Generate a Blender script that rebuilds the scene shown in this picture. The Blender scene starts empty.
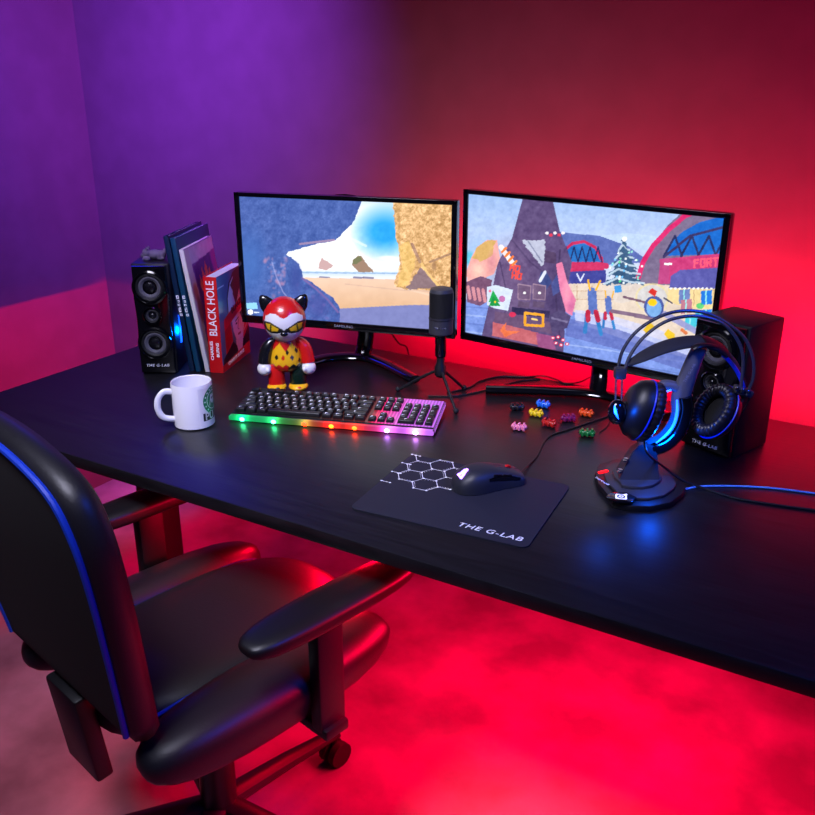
import bpy, bmesh, math, random
import numpy as np
from mathutils import Vector, Matrix
random.seed(7); np.random.seed(7)
S = bpy.context.scene
COL = bpy.context.collection
PI = math.pi
R = math.radians
DZ = 0.74                      # height of the desk top above the floor
H = DZ + 0.69                  # height of the camera above the floor
FPX = 886.0; PITCH = R(20.9); YAW = R(30.6)
# ---------------------------------------------------------------- camera
cam = bpy.data.cameras.new('camera'); camo = bpy.data.objects.new('camera', cam); COL.objects.link(camo)
cam.sensor_width = 36; cam.lens = 36 * FPX / 815; cam.clip_start = 0.02
camo.location = (0, 0, H); camo.rotation_euler = (PI / 2 - PITCH, 0, YAW)
S.camera = camo
fw = np.array([-math.sin(YAW) * math.cos(PITCH), math.cos(YAW) * math.cos(PITCH), -math.sin(PITCH)])
rt = np.array([math.cos(YAW), math.sin(YAW), 0.0]); up = np.cross(rt, fw)
def ray(x, y): return fw * FPX + rt * (x - 407.5) + up * (407.5 - y)
def at(x, y, z=0.0):           # photo point on the horizontal plane z above the desk top
    d = ray(x, y); t = (z - 0.69) / d[2]
    return Vector((d[0] * t, d[1] * t, DZ + z))
def proj(P):                   # (n,3) world points -> photo pixels
    v = P - np.array([0, 0, H]); k = v @ fw
    return 407.5 + FPX * (v @ rt) / k, 407.5 - FPX * (v @ up) / k
def on_plane(x, y, o, ang, yo=0.0):   # photo point on a vertical plane -> local coords of frame (o, ang)
    d = Vector(ray(x, y)); n = Vector((-math.sin(ang), math.cos(ang), 0)); c = Vector((0, 0, H))
    t = ((Vector(o) - c).dot(n) + yo) / d.dot(n); p = c + d * t - Vector(o)
    return Vector((p.x * math.cos(ang) + p.y * math.sin(ang), yo, p.z))
def lin(c):
    return tuple(((v / 255) / 12.92 if v <= 10.31 else ((v / 255 + 0.055) / 1.055) ** 2.4) for v in c)
# ---------------------------------------------------------------- materials
def nodes(m):
    m.use_nodes = True; return m.node_tree.nodes, m.node_tree.links
def mat(name, c, rough=0.5, metal=0.0, emit=None, es=0.0, coat=0.0, spec=0.5, bump=0.0, bscale=300, trans=0.0):
    m = bpy.data.materials.new(name); n, l = nodes(m); b = n['Principled BSDF']
    b.inputs['Base Color'].default_value = (*lin(c), 1); b.inputs['Roughness'].default_value = rough
    b.inputs['Metallic'].default_value = metal; b.inputs['Coat Weight'].default_value = coat
    b.inputs['Specular IOR Level'].default_value = spec; b.inputs['Transmission Weight'].default_value = trans
    if emit: b.inputs['Emission Color'].default_value = (*lin(emit), 1); b.inputs['Emission Strength'].default_value = es
    if bump:
        t = n.new('ShaderNodeTexCoord'); z = n.new('ShaderNodeTexNoise'); z.inputs['Scale'].default_value = bscale
        z.inputs['Detail'].default_value = 3
        k = n.new('ShaderNodeBump'); k.inputs['Strength'].default_value = bump; k.inputs['Distance'].default_value = 0.001
        l.new(t.outputs['Object'], z.inputs['Vector']); l.new(z.outputs['Fac'], k.inputs['Height']); l.new(k.outputs['Normal'], b.inputs['Normal'])
    return m
def mat_col(name, rough=0.5, es=0.0, coat=0.0, spec=0.5):      # surface print stored in the mesh
    m = bpy.data.materials.new(name); n, l = nodes(m); b = n['Principled BSDF']
    a = n.new('ShaderNodeAttribute'); a.attribute_name = 'Col'
    b.inputs['Roughness'].default_value = rough; b.inputs['Coat Weight'].default_value = coat; b.inputs['Specular IOR Level'].default_value = spec
    if es:
        b.inputs['Base Color'].default_value = (0.01, 0.01, 0.01, 1)
        l.new(a.outputs['Color'], b.inputs['Emission Color']); b.inputs['Emission Strength'].default_value = es
    else: l.new(a.outputs['Color'], b.inputs['Base Color'])
    return m
def mat_wood():
    m = bpy.data.materials.new('black_wood'); n, l = nodes(m); b = n['Principled BSDF']
    t = n.new('ShaderNodeTexCoord'); mp = n.new('ShaderNodeMapping'); mp.inputs['Scale'].default_value = (3, 45, 10)
    z = n.new('ShaderNodeTexNoise'); z.inputs['Scale'].default_value = 2.2; z.inputs['Detail'].default_value = 8; z.inputs['Distortion'].default_value = 1.2
    r = n.new('ShaderNodeValToRGB'); r.color_ramp.elements[0].position = 0.35; r.color_ramp.elements[0].color = (*lin((14, 14, 17)), 1)
    r.color_ramp.elements[1].position = 0.7; r.color_ramp.elements[1].color = (*lin((27, 26, 30)), 1)
    k = n.new('ShaderNodeBump'); k.inputs['Strength'].default_value = 0.25; k.inputs['Distance'].default_value = 0.0006
    l.new(t.outputs['Object'], mp.inputs['Vector']); l.new(mp.outputs['Vector'], z.inputs['Vector'])
    l.new(z.outputs['Fac'], r.inputs['Fac']); l.new(r.outputs['Color'], b.inputs['Base Color'])
    l.new(z.outputs['Fac'], k.inputs['Height']); l.new(k.outputs['Normal'], b.inputs['Normal'])
    b.inputs['Roughness'].default_value = 0.36; b.inputs['Specular IOR Level'].default_value = 0.45
    return m
def mat_noise(name, c1, c2, scale=4, rough=0.9, detail=8, bump=0.2):
    m = bpy.data.materials.new(name); n, l = nodes(m); b = n['Principled BSDF']
    t = n.new('ShaderNodeTexCoord'); z = n.new('ShaderNodeTexNoise'); z.inputs['Scale'].default_value = scale; z.inputs['Detail'].default_value = detail
    r = n.new('ShaderNodeValToRGB'); r.color_ramp.elements[0].position = 0.35; r.color_ramp.elements[0].color = (*lin(c1), 1)
    r.color_ramp.elements[1].position = 0.68; r.color_ramp.elements[1].color = (*lin(c2), 1)
    k = n.new('ShaderNodeBump'); k.inputs['Strength'].default_value = bump; k.inputs['Distance'].default_value = 0.002
    l.new(t.outputs['Object'], z.inputs['Vector']); l.new(z.outputs['Fac'], r.inputs['Fac']); l.new(r.outputs['Color'], b.inputs['Base Color'])
    l.new(z.outputs['Fac'], k.inputs['Height']); l.new(k.outputs['Normal'], b.inputs['Normal']); b.inputs['Roughness'].default_value = rough
    return m
M = dict(
    wood=mat_wood(), floor=mat_noise('concrete', (98, 92, 98), (140, 132, 142), 5), wall=mat_noise('painted_wall', (62, 59, 65), (67, 64, 70), 12, 0.75, 2, 0.05),
    blk=mat('black_plastic', (17, 17, 20), 0.42), blkm=mat('matte_black', (14, 14, 16), 0.7), gloss=mat('gloss_black', (8, 8, 11), 0.12, coat=0.6),
    dgrey=mat('dark_grey_plastic', (52, 52, 58), 0.5), mgrey=mat('grey_plastic', (100, 100, 108), 0.42), key=mat('keycap_black', (17, 17, 19), 0.4),
    white=mat('white_print', (235, 235, 240), 0.5, emit=(235, 235, 245), es=0.0), glow_white=mat('emissive_white', (235, 235, 245), .5, emit=(205, 205, 255), es=.9), steel=mat('steel', (170, 172, 180), 0.25, 1.0), dsteel=mat('dark_steel', (88, 90, 98), 0.35, 0.6),  # the emblem's white is emissive
    cer=mat('white_ceramic', (232, 230, 236), 0.18, coat=0.5), red=mat('red_vinyl', (205, 22, 20), 0.3, coat=0.3), wv=mat('white_vinyl', (230, 228, 226), 0.32, coat=0.3),
    yel=mat('yellow_vinyl', (240, 180, 20), 0.35, coat=0.2), bv=mat('black_vinyl', (18, 18, 22), 0.22, coat=0.5), gvn=mat('dark_green_vinyl', (14, 34, 24), 0.25, coat=0.4),
    fab=mat('headband_fabric', (36, 36, 40), 0.8, bump=0.4, bscale=900), leather=mat('black_leather', (26, 25, 30), 0.42, bump=0.25, bscale=260), mesh=mat('black_mesh_fabric', (10, 10, 12), 0.85, bump=0.5, bscale=1200),
    piping=mat('blue_piping', (14, 60, 190), 0.5), bluetr=mat('blue_trim', (20, 50, 190), 0.4), rub=mat('rubber_pad', (15, 16, 34), 0.75, bump=0.15, bscale=1500),
    pages=mat('book_pages', (200, 198, 210), 0.8, bump=0.3, bscale=500), cone=mat('woofer_cone', (78, 76, 84), 0.7), ledb=mat('blue_led', (10, 40, 120), 0.4, emit=(10, 70, 255), es=5.0),
    ledw=mat('white_blue_led', (120, 160, 255), 0.4, emit=(20, 95, 255), es=3.6), ledv=mat('violet_led', (150, 120, 255), 0.4, emit=(170, 120, 255), es=5.0),
    ledr=mat('red_led', (255, 0, 0), 0.4, emit=(255, 10, 20), es=3.0), stone=mat('grey_stone', (84, 80, 92), 0.7, bump=0.4, bscale=200), cream=mat('cream_card', (205, 198, 196), 0.6),
    redc=mat('red_book_cover', (205, 16, 24), 0.35), navy=mat('navy_book_cover', (10, 34, 60), 0.35), teal=mat('teal_book_cover', (14, 62, 88), 0.35),
    cable=mat('black_cable', (14, 14, 16), 0.5), cableb=mat('pale_blue_cable', (90, 150, 220), 0.5), col=mat_col('printed_surface', 0.45), colg=mat_col('glossy_print', 0.3, coat=0.3),
    screen=mat_col('lit_screen', 0.35, 1.18), plate=mat_col('backlit_acrylic', 0.25, 1.7), brand=mat('grey_lettering', (150, 150, 160), 0.5), grn=mat('green_print', (20, 130, 80), 0.4))
# ---------------------------------------------------------------- mesh helpers
def T(x=0, y=0, z=0): return Matrix.Translation((x, y, z))
def finish(bm, angle=38, smooth=True):
    bmesh.ops.recalc_face_normals(bm, faces=bm.faces)
    me = bpy.data.meshes.new('m'); bm.to_mesh(me); bm.free()
    if smooth:
        me.polygons.foreach_set('use_smooth', [True] * len(me.polygons)); me.set_sharp_from_angle(angle=R(angle))
    return me
def obj(name, bm, m, parent=None, loc=(0, 0, 0), rot=(0, 0, 0), angle=38, smooth=True):
    me = finish(bm, angle, smooth) if isinstance(bm, bmesh.types.BMesh) else bm
    me.name = name; o = bpy.data.objects.new(name, me); COL.objects.link(o)
    for k in (m if isinstance(m, (list, tuple)) else [m]): me.materials.append(k)
    o.location = loc; o.rotation_euler = rot
    if parent: o.parent = parent
    return o
def tag(o, label, cat, group=None):
    o['label'] = label; o['category'] = cat
    if group: o['group'] = group
    return o
def thing(name, label, cat, loc=(0, 0, 0), rotz=0, group=None):
    o = bpy.data.objects.new(name, None); COL.objects.link(o); o.empty_display_size = 0.05
    o.location = loc; o.rotation_euler = (0, 0, rotz); return tag(o, label, cat, group)
def struct(name, bm, m, **k):
    o = obj(name, bm, m, **k); o['kind'] = 'structure'; return o
def new(): return bmesh.new()
def box(bm, c, s, bev=0.0, seg=2, rot=None, mi=0, taper=None):
    r = bmesh.ops.create_cube(bm, size=1.0); vs = r['verts']
    for v in vs:
        v.co = Vector((v.co.x * s[0], v.co.y * s[1], v.co.z * s[2]))
        if taper and v.co.z > 0: v.co.x *= taper[0]; v.co.y *= taper[1]
    mx = Matrix.Translation(c) @ (rot if rot is not None else Matrix.Identity(4))
    bmesh.ops.transform(bm, matrix=mx, verts=vs)
    fs = list({f for v in vs for f in v.link_faces})
    for f in fs: f.material_index = mi
    if bev > 0:
        es = list({e for v in vs for e in v.link_edges})
        bmesh.ops.bevel(bm, geom=es, offset=bev, segments=seg, profile=0.5, affect='EDGES', material=mi)
    return bm
def orient(d):
    d = Vector(d).normalized(); return d.to_track_quat('Z', 'Y').to_matrix().to_4x4()
def lathe(bm, prof, seg=32, mx=None, mi=0, sy=1.0, cap=True):
    rings = []
    for r, z in prof:
        if r < 1e-6: rings.append([bm.verts.new((0, 0, z))])
        else: rings.append([bm.verts.new((r * math.cos(2 * PI * i / seg), r * sy * math.sin(2 * PI * i / seg), z)) for i in range(seg)])
    fs = []
    for a, b in zip(rings, rings[1:]):
        for i in range(seg):
            j = (i + 1) % seg
            if len(a) == 1 and len(b) == 1: continue
            if len(a) == 1: q = (a[0], b[i], b[j])
            elif len(b) == 1: q = (a[i], a[j], b[0])
            else: q = (a[i], a[j], b[j], b[i])
            fs.append(bm.faces.new(q))
    if cap:
        for rg in (rings[0], rings[-1]):
            if len(rg) > 1: fs.append(bm.faces.new(rg))
    for f in fs: f.material_index = mi
    if mx is not None: bmesh.ops.transform(bm, matrix=mx, verts=[v for rg in rings for v in rg])
    return bm
def ell(bm, c, s, seg=24, rings=14, rot=None, mi=0):
    prof = [(math.sin(PI * i / rings), -math.cos(PI * i / rings)) for i in range(rings + 1)]
    mx = Matrix.Translation(c) @ (rot if rot is not None else Matrix.Identity(4)) @ Matrix.Diagonal((s[0], s[1], s[2], 1))
    prof[0] = (0, -1); prof[-1] = (0, 1)
    return lathe(bm, prof, seg, mx, mi, cap=False)
def spline(pts, n=8):
    P = [Vector(p) for p in pts]; P = [P[0] * 2 - P[1]] + P + [P[-1] * 2 - P[-2]]; out = []
    for i in range(1, len(P) - 2):
        a, b, c, d = P[i - 1:i + 3]
        for k in range(n):
            t = k / n
            out.append(0.5 * ((2 * b) + (c - a) * t + (2 * a - 5 * b + 4 * c - d) * t * t + (3 * b - a - 3 * c + d) * t ** 3))
    out.append(P[-2]); return out
def tube(bm, pts, r, seg=8, mi=0, flat=1.0, upv=None, cap=True):
    n = len(pts); rings = []; prev = None
    for i, p in enumerate(pts):
        p = Vector(p); t = (Vector(pts[min(i + 1, n - 1)]) - Vector(pts[max(i - 1, 0)])).normalized()
        if upv is not None: u = Vector(upv)
        elif prev is not None: u = prev
        else: u = Vector((0, 0, 1)) if abs(t.z) < 0.9 else Vector((1, 0, 0))
        s = t.cross(u).normalized(); u = s.cross(t).normalized(); prev = u
        rr = r[i] if isinstance(r, (list, tuple)) else r
        if isinstance(rr, (list, tuple)): ra, rb = rr
        else: ra, rb = rr, rr * flat
        rings.append([bm.verts.new(p + s * (ra * math.cos(2 * PI * k / seg)) + u * (rb * math.sin(2 * PI * k / seg))) for k in range(seg)])
    for a, b in zip(rings, rings[1:]):
        for k in range(seg):
            bm.faces.new((a[k], a[(k + 1) % seg], b[(k + 1) % seg], b[k])).material_index = mi
    if cap:
        for rg in (rings[0], rings[-1]): bm.faces.new(rg).material_index = mi
    return bm
def prism(bm, poly, d, mx=None, mi=0, bev=0.0):      # poly in xy, extruded 0..d in z
    a = [bm.verts.new((x, y, 0)) for x, y in poly]; b = [bm.verts.new((x, y, d)) for x, y in poly]
    n = len(poly); fs = [bm.faces.new(a[::-1]), bm.faces.new(b)]
    for i in range(n): fs.append(bm.faces.new((a[i], a[(i + 1) % n], b[(i + 1) % n], b[i])))
    for f in fs: f.material_index = mi
    if mx is not None: bmesh.ops.transform(bm, matrix=mx, verts=a + b)
    if bev:
        es = list({e for f in fs[:2] for e in f.edges})
        bmesh.ops.bevel(bm, geom=es, offset=bev, segments=2, profile=0.5, affect='EDGES', material=mi)
    return bm
def rrect(w, h, r, n=6):
    out = []
    for cx, cy, a0 in ((w / 2 - r, h / 2 - r, 0), (-w / 2 + r, h / 2 - r, 90), (-w / 2 + r, -h / 2 + r, 180), (w / 2 - r, -h / 2 + r, 270)):
        for k in range(n + 1):
            a = R(a0 + 90 * k / n); out.append((cx + r * math.cos(a), cy + r * math.sin(a)))
    return out
def text(s, size, depth=0.0004, shear=0.0, space=1.0, sx=1.0, bold=0.0):
    c = bpy.data.curves.new('t', 'FONT'); c.body = s; c.size = size; c.extrude = depth; c.shear = shear; c.space_character = space
    c.align_x = 'CENTER'; c.align_y = 'CENTER'; c.offset = bold; c.resolution_u = 3
    o = bpy.data.objects.new('t', c); COL.objects.link(o); dg = bpy.context.evaluated_depsgraph_get(); dg.update()
    me = bpy.data.meshes.new_from_object(o.evaluated_get(dg)); bpy.data.objects.remove(o); bpy.data.curves.remove(c)
    me.transform(Matrix.Diagonal((sx, 1, 1, 1))); me.materials.clear(); return me
def paint(me, fn):             # per-vertex print, fn(co array (n,3)) -> (n,3) sRGB 0..255
    n = len(me.vertices); co = np.empty(n * 3, np.float32); me.vertices.foreach_get('co', co); co = co.reshape(-1, 3).astype(float)
    c = np.clip(np.asarray(fn(co), float) / 255, 0, 1); c = np.where(c <= 0.04045, c / 12.92, ((c + 0.055) / 1.055) ** 2.4)
    a = me.color_attributes.new('Col', 'FLOAT_COLOR', 'POINT'); a.data.foreach_set('color', np.concatenate([c, np.ones((n, 1))], 1).astype(np.float32).ravel())
def grid(w, h, nu, nv):        # flat grid in the xz plane, u 0..w, z 0..h
    us = np.linspace(0, w, nu); vs = np.linspace(0, h, nv); U, V = np.meshgrid(us, vs)
    co = np.stack([U.ravel(), np.zeros(U.size), V.ravel()], 1)
    i = (np.arange(nv - 1)[:, None] * nu + np.arange(nu - 1)[None]).ravel()
    f = np.stack([i, i + 1, i + nu + 1, i + nu], 1)
    me = bpy.data.meshes.new('g'); me.from_pydata(co.tolist(), [], f.tolist()); return me
# ---------------------------------------------------------------- 2-D picture painter for prints and screens
class Pic:
    def __init__(s, X, Y, base): s.X, s.Y = X, Y; s.C = np.zeros((X.size, 3)) + np.array(base, float)
    def blend(s, a, c): a = np.clip(a, 0, 1)[:, None]; s.C = s.C * (1 - a) + np.asarray(c, float) * a
    def inside(s, P):
        x, y = s.X, s.Y; w = np.zeros(x.size, bool); n = len(P)
        for i in range(n):
            x1, y1 = P[i]; x2, y2 = P[(i + 1) % n]
            if y1 == y2: continue
            c = ((y1 > y) != (y2 > y)) & (x < (x2 - x1) * (y - y1) / (y2 - y1) + x1); w ^= c
        return w
    def poly(s, P, c, a=1.0, jit=0.0, js=0.3):
        if jit:
            X, Y = s.X, s.Y; s.X = X + jit * (s.noise(js) - 0.5); s.Y = Y + jit * (s.noise(js, 9) - 0.5); m = s.inside(P); s.X, s.Y = X, Y
        else: m = s.inside(P)
        s.blend(m * a, c); return m
    def ell(s, cx, cy, rx, ry, c, a=1.0, soft=0.0):
        d = np.hypot((s.X - cx) / rx, (s.Y - cy) / ry)
        s.blend(a * (np.clip((1 - d) / soft, 0, 1) if soft else (d < 1)), c)
    def seg(s, p, q, w):
        p = np.array(p, float); q = np.array(q, float); d = q - p; t = np.clip(((s.X - p[0]) * d[0] + (s.Y - p[1]) * d[1]) / (d @ d + 1e-12), 0, 1)
        return np.hypot(s.X - p[0] - t * d[0], s.Y - p[1] - t * d[1]) < w / 2
    def line(s, pts, w, c, a=1.0):
        m = np.zeros(s.X.size, bool)
        for p, q in zip(pts, pts[1:]): m |= s.seg(p, q, w)
        s.blend(m * a, c)
    def noise(s, f, seed=0):
        out = np.zeros(s.X.size); amp = 0.5
        for o in range(3):
            x = s.X * f + seed * 13.7; y = s.Y * f + seed * 7.1; xi = np.floor(x); yi = np.floor(y); u = x - xi; v = y - yi; u = u * u * (3 - 2 * u); v = v * v * (3 - 2 * v)
            h = lambda a, b: np.modf(np.abs(np.sin(a * 127.1 + b * 311.7 + seed) * 43758.5453))[0]
            out += amp * ((h(xi, yi) * (1 - u) + h(xi + 1, yi) * u) * (1 - v) + (h(xi, yi + 1) * (1 - u) + h(xi + 1, yi + 1) * u) * v); amp /= 2; f *= 2
        return out / 0.875
    def grad(s, m, c0, c1, y0, y1):
        t = np.clip((s.Y - y0) / (y1 - y0), 0, 1)[:, None]; g = np.array(c0, float) * (1 - t) + np.array(c1, float) * t
        mm = m[:, None]; s.C = np.where(mm, g, s.C)
    def speck(s, m, amt, f, seed=0): s.C = np.where(m[:, None], s.C + ((s.noise(f, seed) - 0.5) * 2 * amt)[:, None], s.C)
GL = {'F': [[(0, 0), (0, 1)], [(0, 1), (.7, 1)], [(0, .55), (.55, .55)]], 'O': [[(0, 0), (0, 1)], [(0, 1), (.7, 1)], [(.7, 1), (.7, 0)], [(.7, 0), (0, 0)]],
      'R': [[(0, 0), (0, 1)], [(0, 1), (.7, 1)], [(.7, 1), (.7, .5)], [(.7, .5), (0, .5)], [(.3, .5), (.7, 0)]], 'T': [[(0, 1), (.8, 1)], [(.4, 1), (.4, 0)]],
      'H': [[(0, 0), (0, 1)], [(.7, 0), (.7, 1)], [(0, .5), (.7, .5)]], 'I': [[(.1, 0), (.1, 1)]], 'N': [[(0, 0), (0, 1)], [(0, 1), (.7, 0)], [(.7, 0), (.7, 1)]]}
def letters(P, s, o, ux, uy, w, c, a=1.0):     # o baseline start, ux advance vector, uy up vector
    o = np.array(o, float); ux = np.array(ux, float); uy = np.array(uy, float)
    for ch in s:
        for g in GL.get(ch, []): P.line([tuple(o + ux * x + uy * y) for x, y in g], w, c, a)
        o = o + ux * 1.12
# ================================================================= SETTING
def slab(name, x0, x1, y0, y1, z0, z1, m):
    b = new(); box(b, ((x0 + x1) / 2, (y0 + y1) / 2, (z0 + z1) / 2), (x1 - x0, y1 - y0, z1 - z0)); return struct(name, b, m, smooth=False)
WX, WY = -2.47, 2.10
slab('floor', WX, 1.6, -1.2, WY, -0.1, 0.0, M['floor'])
slab('wall_back', WX, 1.6, WY, WY + 0.1, -0.1, 2.7, M['wall'])
slab('wall_left', WX - 0.1, WX, -1.2, WY, -0.1, 2.7, M['wall'])
# ================================================================= DESK
DX0, DX1, DY0, DY1 = -1.775, 0.42, 1.008, 1.888
desk = thing('desk', 'long black wood-grain desk carrying the monitors and all the gear', 'desk', ((DX0 + DX1) / 2, (DY0 + DY1) / 2, 0))
b = new(); box(b, (0, 0, DZ - 0.0125), (DX1 - DX0, DY1 - DY0, 0.025), 0.0025, 2); obj('tabletop', b, M['wood'], desk)
for sx in (-1, 1):
    px = sx * ((DX1 - DX0) / 2 - 0.165)
    b = new(); box(b, (px, 0, (DZ - 0.05) / 2 + 0.01), (0.075, 0.075, DZ - 0.07), 0.006); box(b, (px, 0, 0.015), (0.08, 0.66, 0.03), 0.008); box(b, (px, 0, DZ - 0.031), (0.06, 0.46, 0.012), 0.002)
    obj('leg', b, M['blk'], desk)
b = new(); box(b, (0, 0.2, DZ - 0.042), (DX1 - DX0 - 0.5, 0.04, 0.03), 0.003); obj('crossbeam', b, M['blk'], desk)
# ================================================================= MONITORS
def monitor(label, A, B, z0, pic, brandpos, armL, armR, hub, neck_top, sign):
    A = Vector((*A, 0)); B = Vector((*B, 0)); w = (B - A).length; ang = math.atan2((B - A).y, (B - A).x); h = w * 9 / 16 + 0.012
    hubp = Vector(hub)
    t = thing('monitor', label, 'monitor', (A.x + (B.x - A.x) / 2, A.y + (B.y - A.y) / 2, DZ), ang)
    inv = (T(*t.location) @ Matrix.Rotation(ang, 4, 'Z')).inverted()
    b = new(); box(b, (0, 0.012, z0 + h / 2), (w, 0.024, h), 0.004); lathe(b, [(0.16, 0), (0.11, 0.03), (0.0, 0.034)], 40, T(0, 0.022, z0 + h * 0.5) @ Matrix.Rotation(-PI / 2, 4, 'X'))
    obj('casing', b, M['gloss'], t)
    bz = 0.013; b = new()      # raised bezel bars round the screen
    for c, s in (((0, -0.0015, z0 + 0.0095), (w, 0.006, 0.019)), ((0, -0.0015, z0 + h - 0.005), (w, 0.006, 0.01)), ((-w / 2 + bz / 2, -0.0015, z0 + h / 2), (bz, 0.006, h)), ((w / 2 - bz / 2, -0.0015, z0 + h / 2), (bz, 0.006, h))): box(b, c, s, 0.0012)
    obj('bezel', b, M['gloss'], t)
    sw, sh = w - 2 * bz + 0.002, h - 0.029 + 0.002
    me = grid(sw, sh, 400, 240); mw = np.array(T(*t.location) @ Matrix.Rotation(ang, 4, 'Z') @ T(-sw / 2, -0.0005, z0 + 0.018))
    def fn(co):
        P = np.concatenate([co, np.ones((len(co), 1))], 1) @ mw.T; X, Y = proj(P[:, :3]); return pic(X, Y)
    paint(me, fn); obj('screen', me, M['screen'], t, (-sw / 2, -0.0005, z0 + 0.018))
    l = text('SAMSUNG', 0.0085, 0.0003, sx=1.25); obj('lettering', l, M['brand'], t, (brandpos, -0.005, z0 + 0.0095), (PI / 2, 0, 0))
    # stand: two-armed crescent foot with a bent neck
    pts = spline([inv @ Vector((*p, DZ + 0.0105)) for p in armL + [hub] + armR], 8); n = len(pts); b = new()
    tube(b, pts, [(0.021 - 0.005 * abs(2 * i / (n - 1) - 1), 0.010) for i in range(n)], 12, upv=(0, 0, 1)); obj('foot', b, M['gloss'], t)
    hb = inv @ Vector((*hub, DZ + 0.01)); nt = Vector(neck_top); b = new()
    mid = hb.lerp(nt, 0.45) + Vector((0.012 * sign, 0.03, 0))
    tube(b, spline([hb, hb + Vector((0.004 * sign, 0.012, 0.03)), mid, nt], 6), [(0.021, 0.012)] * 19, 14, upv=(0, 1, 0)); obj('neck', b, M['gloss'], t)
    return t
def beach(X, Y):
    P = Pic(X, Y, (235, 240, 252)); P.grad(Y > -999, (70, 160, 235), (240, 243, 252), 120, 285)
    P.ell(340, 235, 105, 60, (255, 255, 255), 0.95, 0.6); P.ell(330, 262, 60, 22, (255, 255, 255), .9, .6)
    P.ell(384, 232, 36, 30, (40, 165, 238), 1.0, .7); P.speck(P.inside([(345, 225), (400, 225), (400, 262), (345, 262)]), 12, .2, 11); P.line([(350, 238), (366, 246)], 2.5, (240, 246, 255), .6); P.ell(388, 258, 14, 3, (255, 250, 252), .9, .7)
    m = Y > 271 + (X - 300) * .01; P.grad(m, (190, 215, 240), (232, 238, 250), 271, 277)
    P.line([(295, 272.5), (450, 274)], 1.2, (140, 175, 215), .8)
    P.poly([(318, 269), (320, 262), (322, 258), (324, 260), (329, 262), (333, 265), (331, 268), (326, 270)], (205, 170, 170), 1, 1.5)
    P.poly([(352, 265), (353, 259), (358, 255), (362, 256), (365, 262), (370, 267), (374, 272), (358, 272)], (160, 130, 110), 1, 2); P.poly([(352, 264), (354, 258), (360, 255), (362, 260), (357, 264)], (110, 120, 80), .8, 2)
    for x in (318, 352, 362): P.line([(x + 2, 277.5), (x + 11, 278)], 2.4, (110, 105, 140), .75)
    m = Y > 278 + np.clip((X - 330) * .02, -1, 3); P.grad(m, (240, 205, 180), (225, 180, 140), 279, 310); P.speck(m, 7, .12, 3)
    P.line([(395, 286), (450, 300)], 2, (250, 225, 205), .4); P.line([(345, 284), (400, 290), (450, 292)], 1.2, (200, 165, 150), .4)
    sh = P.poly([(330, 313), (341, 308.5), (370, 307), (410, 305), (470, 305), (470, 360), (240, 360)], (126, 132, 190)); P.speck(sh, 8, .25, 5)
    m = P.poly([(380, 60), (396, 237), (398, 246), (400, 262), (398, 272), (394, 284), (396, 287), (408, 289), (424, 290), (440, 290), (475, 300), (475, 60)], (222, 176, 120), 1, 3, .25); P.speck(m, 55, .35, 2); P.speck(m, 38, .9, 4)
    P.poly([(398, 246), (402, 262), (398, 284), (396, 287), (408, 285), (414, 268), (416, 258), (408, 240)], (240, 200, 110), .55, 4, .3)
    P.poly([(405, 289), (412, 280), (420, 268), (426, 270), (432, 280), (440, 289)], (120, 100, 120), .8, 4, .3); P.line([(418, 258), (428, 274), (442, 290)], 2.4, (245, 205, 130), .8)
    P.line([(412, 244), (420, 262)], 3, (120, 85, 95), .5); P.line([(430, 262), (455, 252)], 2.2, (130, 95, 85), .55); P.ell(434, 266, 3, 6, (150, 110, 80), .6, .5)
    m = P.poly([(180, 60), (385, 60), (372, 180), (352, 224), (336, 240), (322, 243), (298, 249), (289, 252), (286, 254.5), (292, 258), (299, 264), (302, 272), (303, 278), (312, 282), (322, 290), (333, 298), (339, 306), (340, 316), (339, 340), (180, 340)], (72, 98, 170), 1, 2, .25)
    P.speck(m, 20, .2, 6); P.speck(m, 14, .7, 7)
    P.ell(250, 262, 22, 45, (70, 112, 188), .8, .8)
    for k in range(70):
        a = random.random(); cx, cy = (286 - 8 * a + random.gauss(0, 1.8), 256 + 34 * a) if k % 2 else (268 + 14 * a + random.gauss(0, 3.5), 258 + 40 * a)
        P.ell(cx, cy, 1 + 2 * random.random(), 1 + 2.6 * random.random(), (198, 140, 176) if k % 3 else (120, 150, 220), .42, .8)
    for k in range(60):
        ex = 296 + 38 * random.random(); P.ell(ex, 284 + max(0, ex - 308) * .75 + 34 * random.random(), 1 + 2 * random.random(), 1 + 2 * random.random(), random.choice([(50, 62, 140), (110, 110, 190), (140, 110, 180)]) , .0 if False else .35, .8)
    P.line([(272, 262), (276, 276), (283, 292), (290, 300)], 1.2, (170, 170, 220), .6); P.line([(302, 278), (315, 288), (328, 300), (338, 312)], 2, (150, 105, 165), .6); P.line([(300, 244), (334, 240)], 2.2, (190, 150, 175), .7)
    P.ell(296, 280, 8, 22, (58, 72, 150), .6, .7); P.ell(318, 306, 14, 16, (78, 82, 160), .6, .7)
    P.poly([(246, 303), (257, 302.5), (257.5, 309), (247, 309)], (150, 215, 255)); P.ell(250.5, 312, 2.8, 2.6, (255, 255, 255)); P.line([(254.5, 312.3), (259, 312.5)], 1.2, (225, 235, 255)); return P.C
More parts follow.
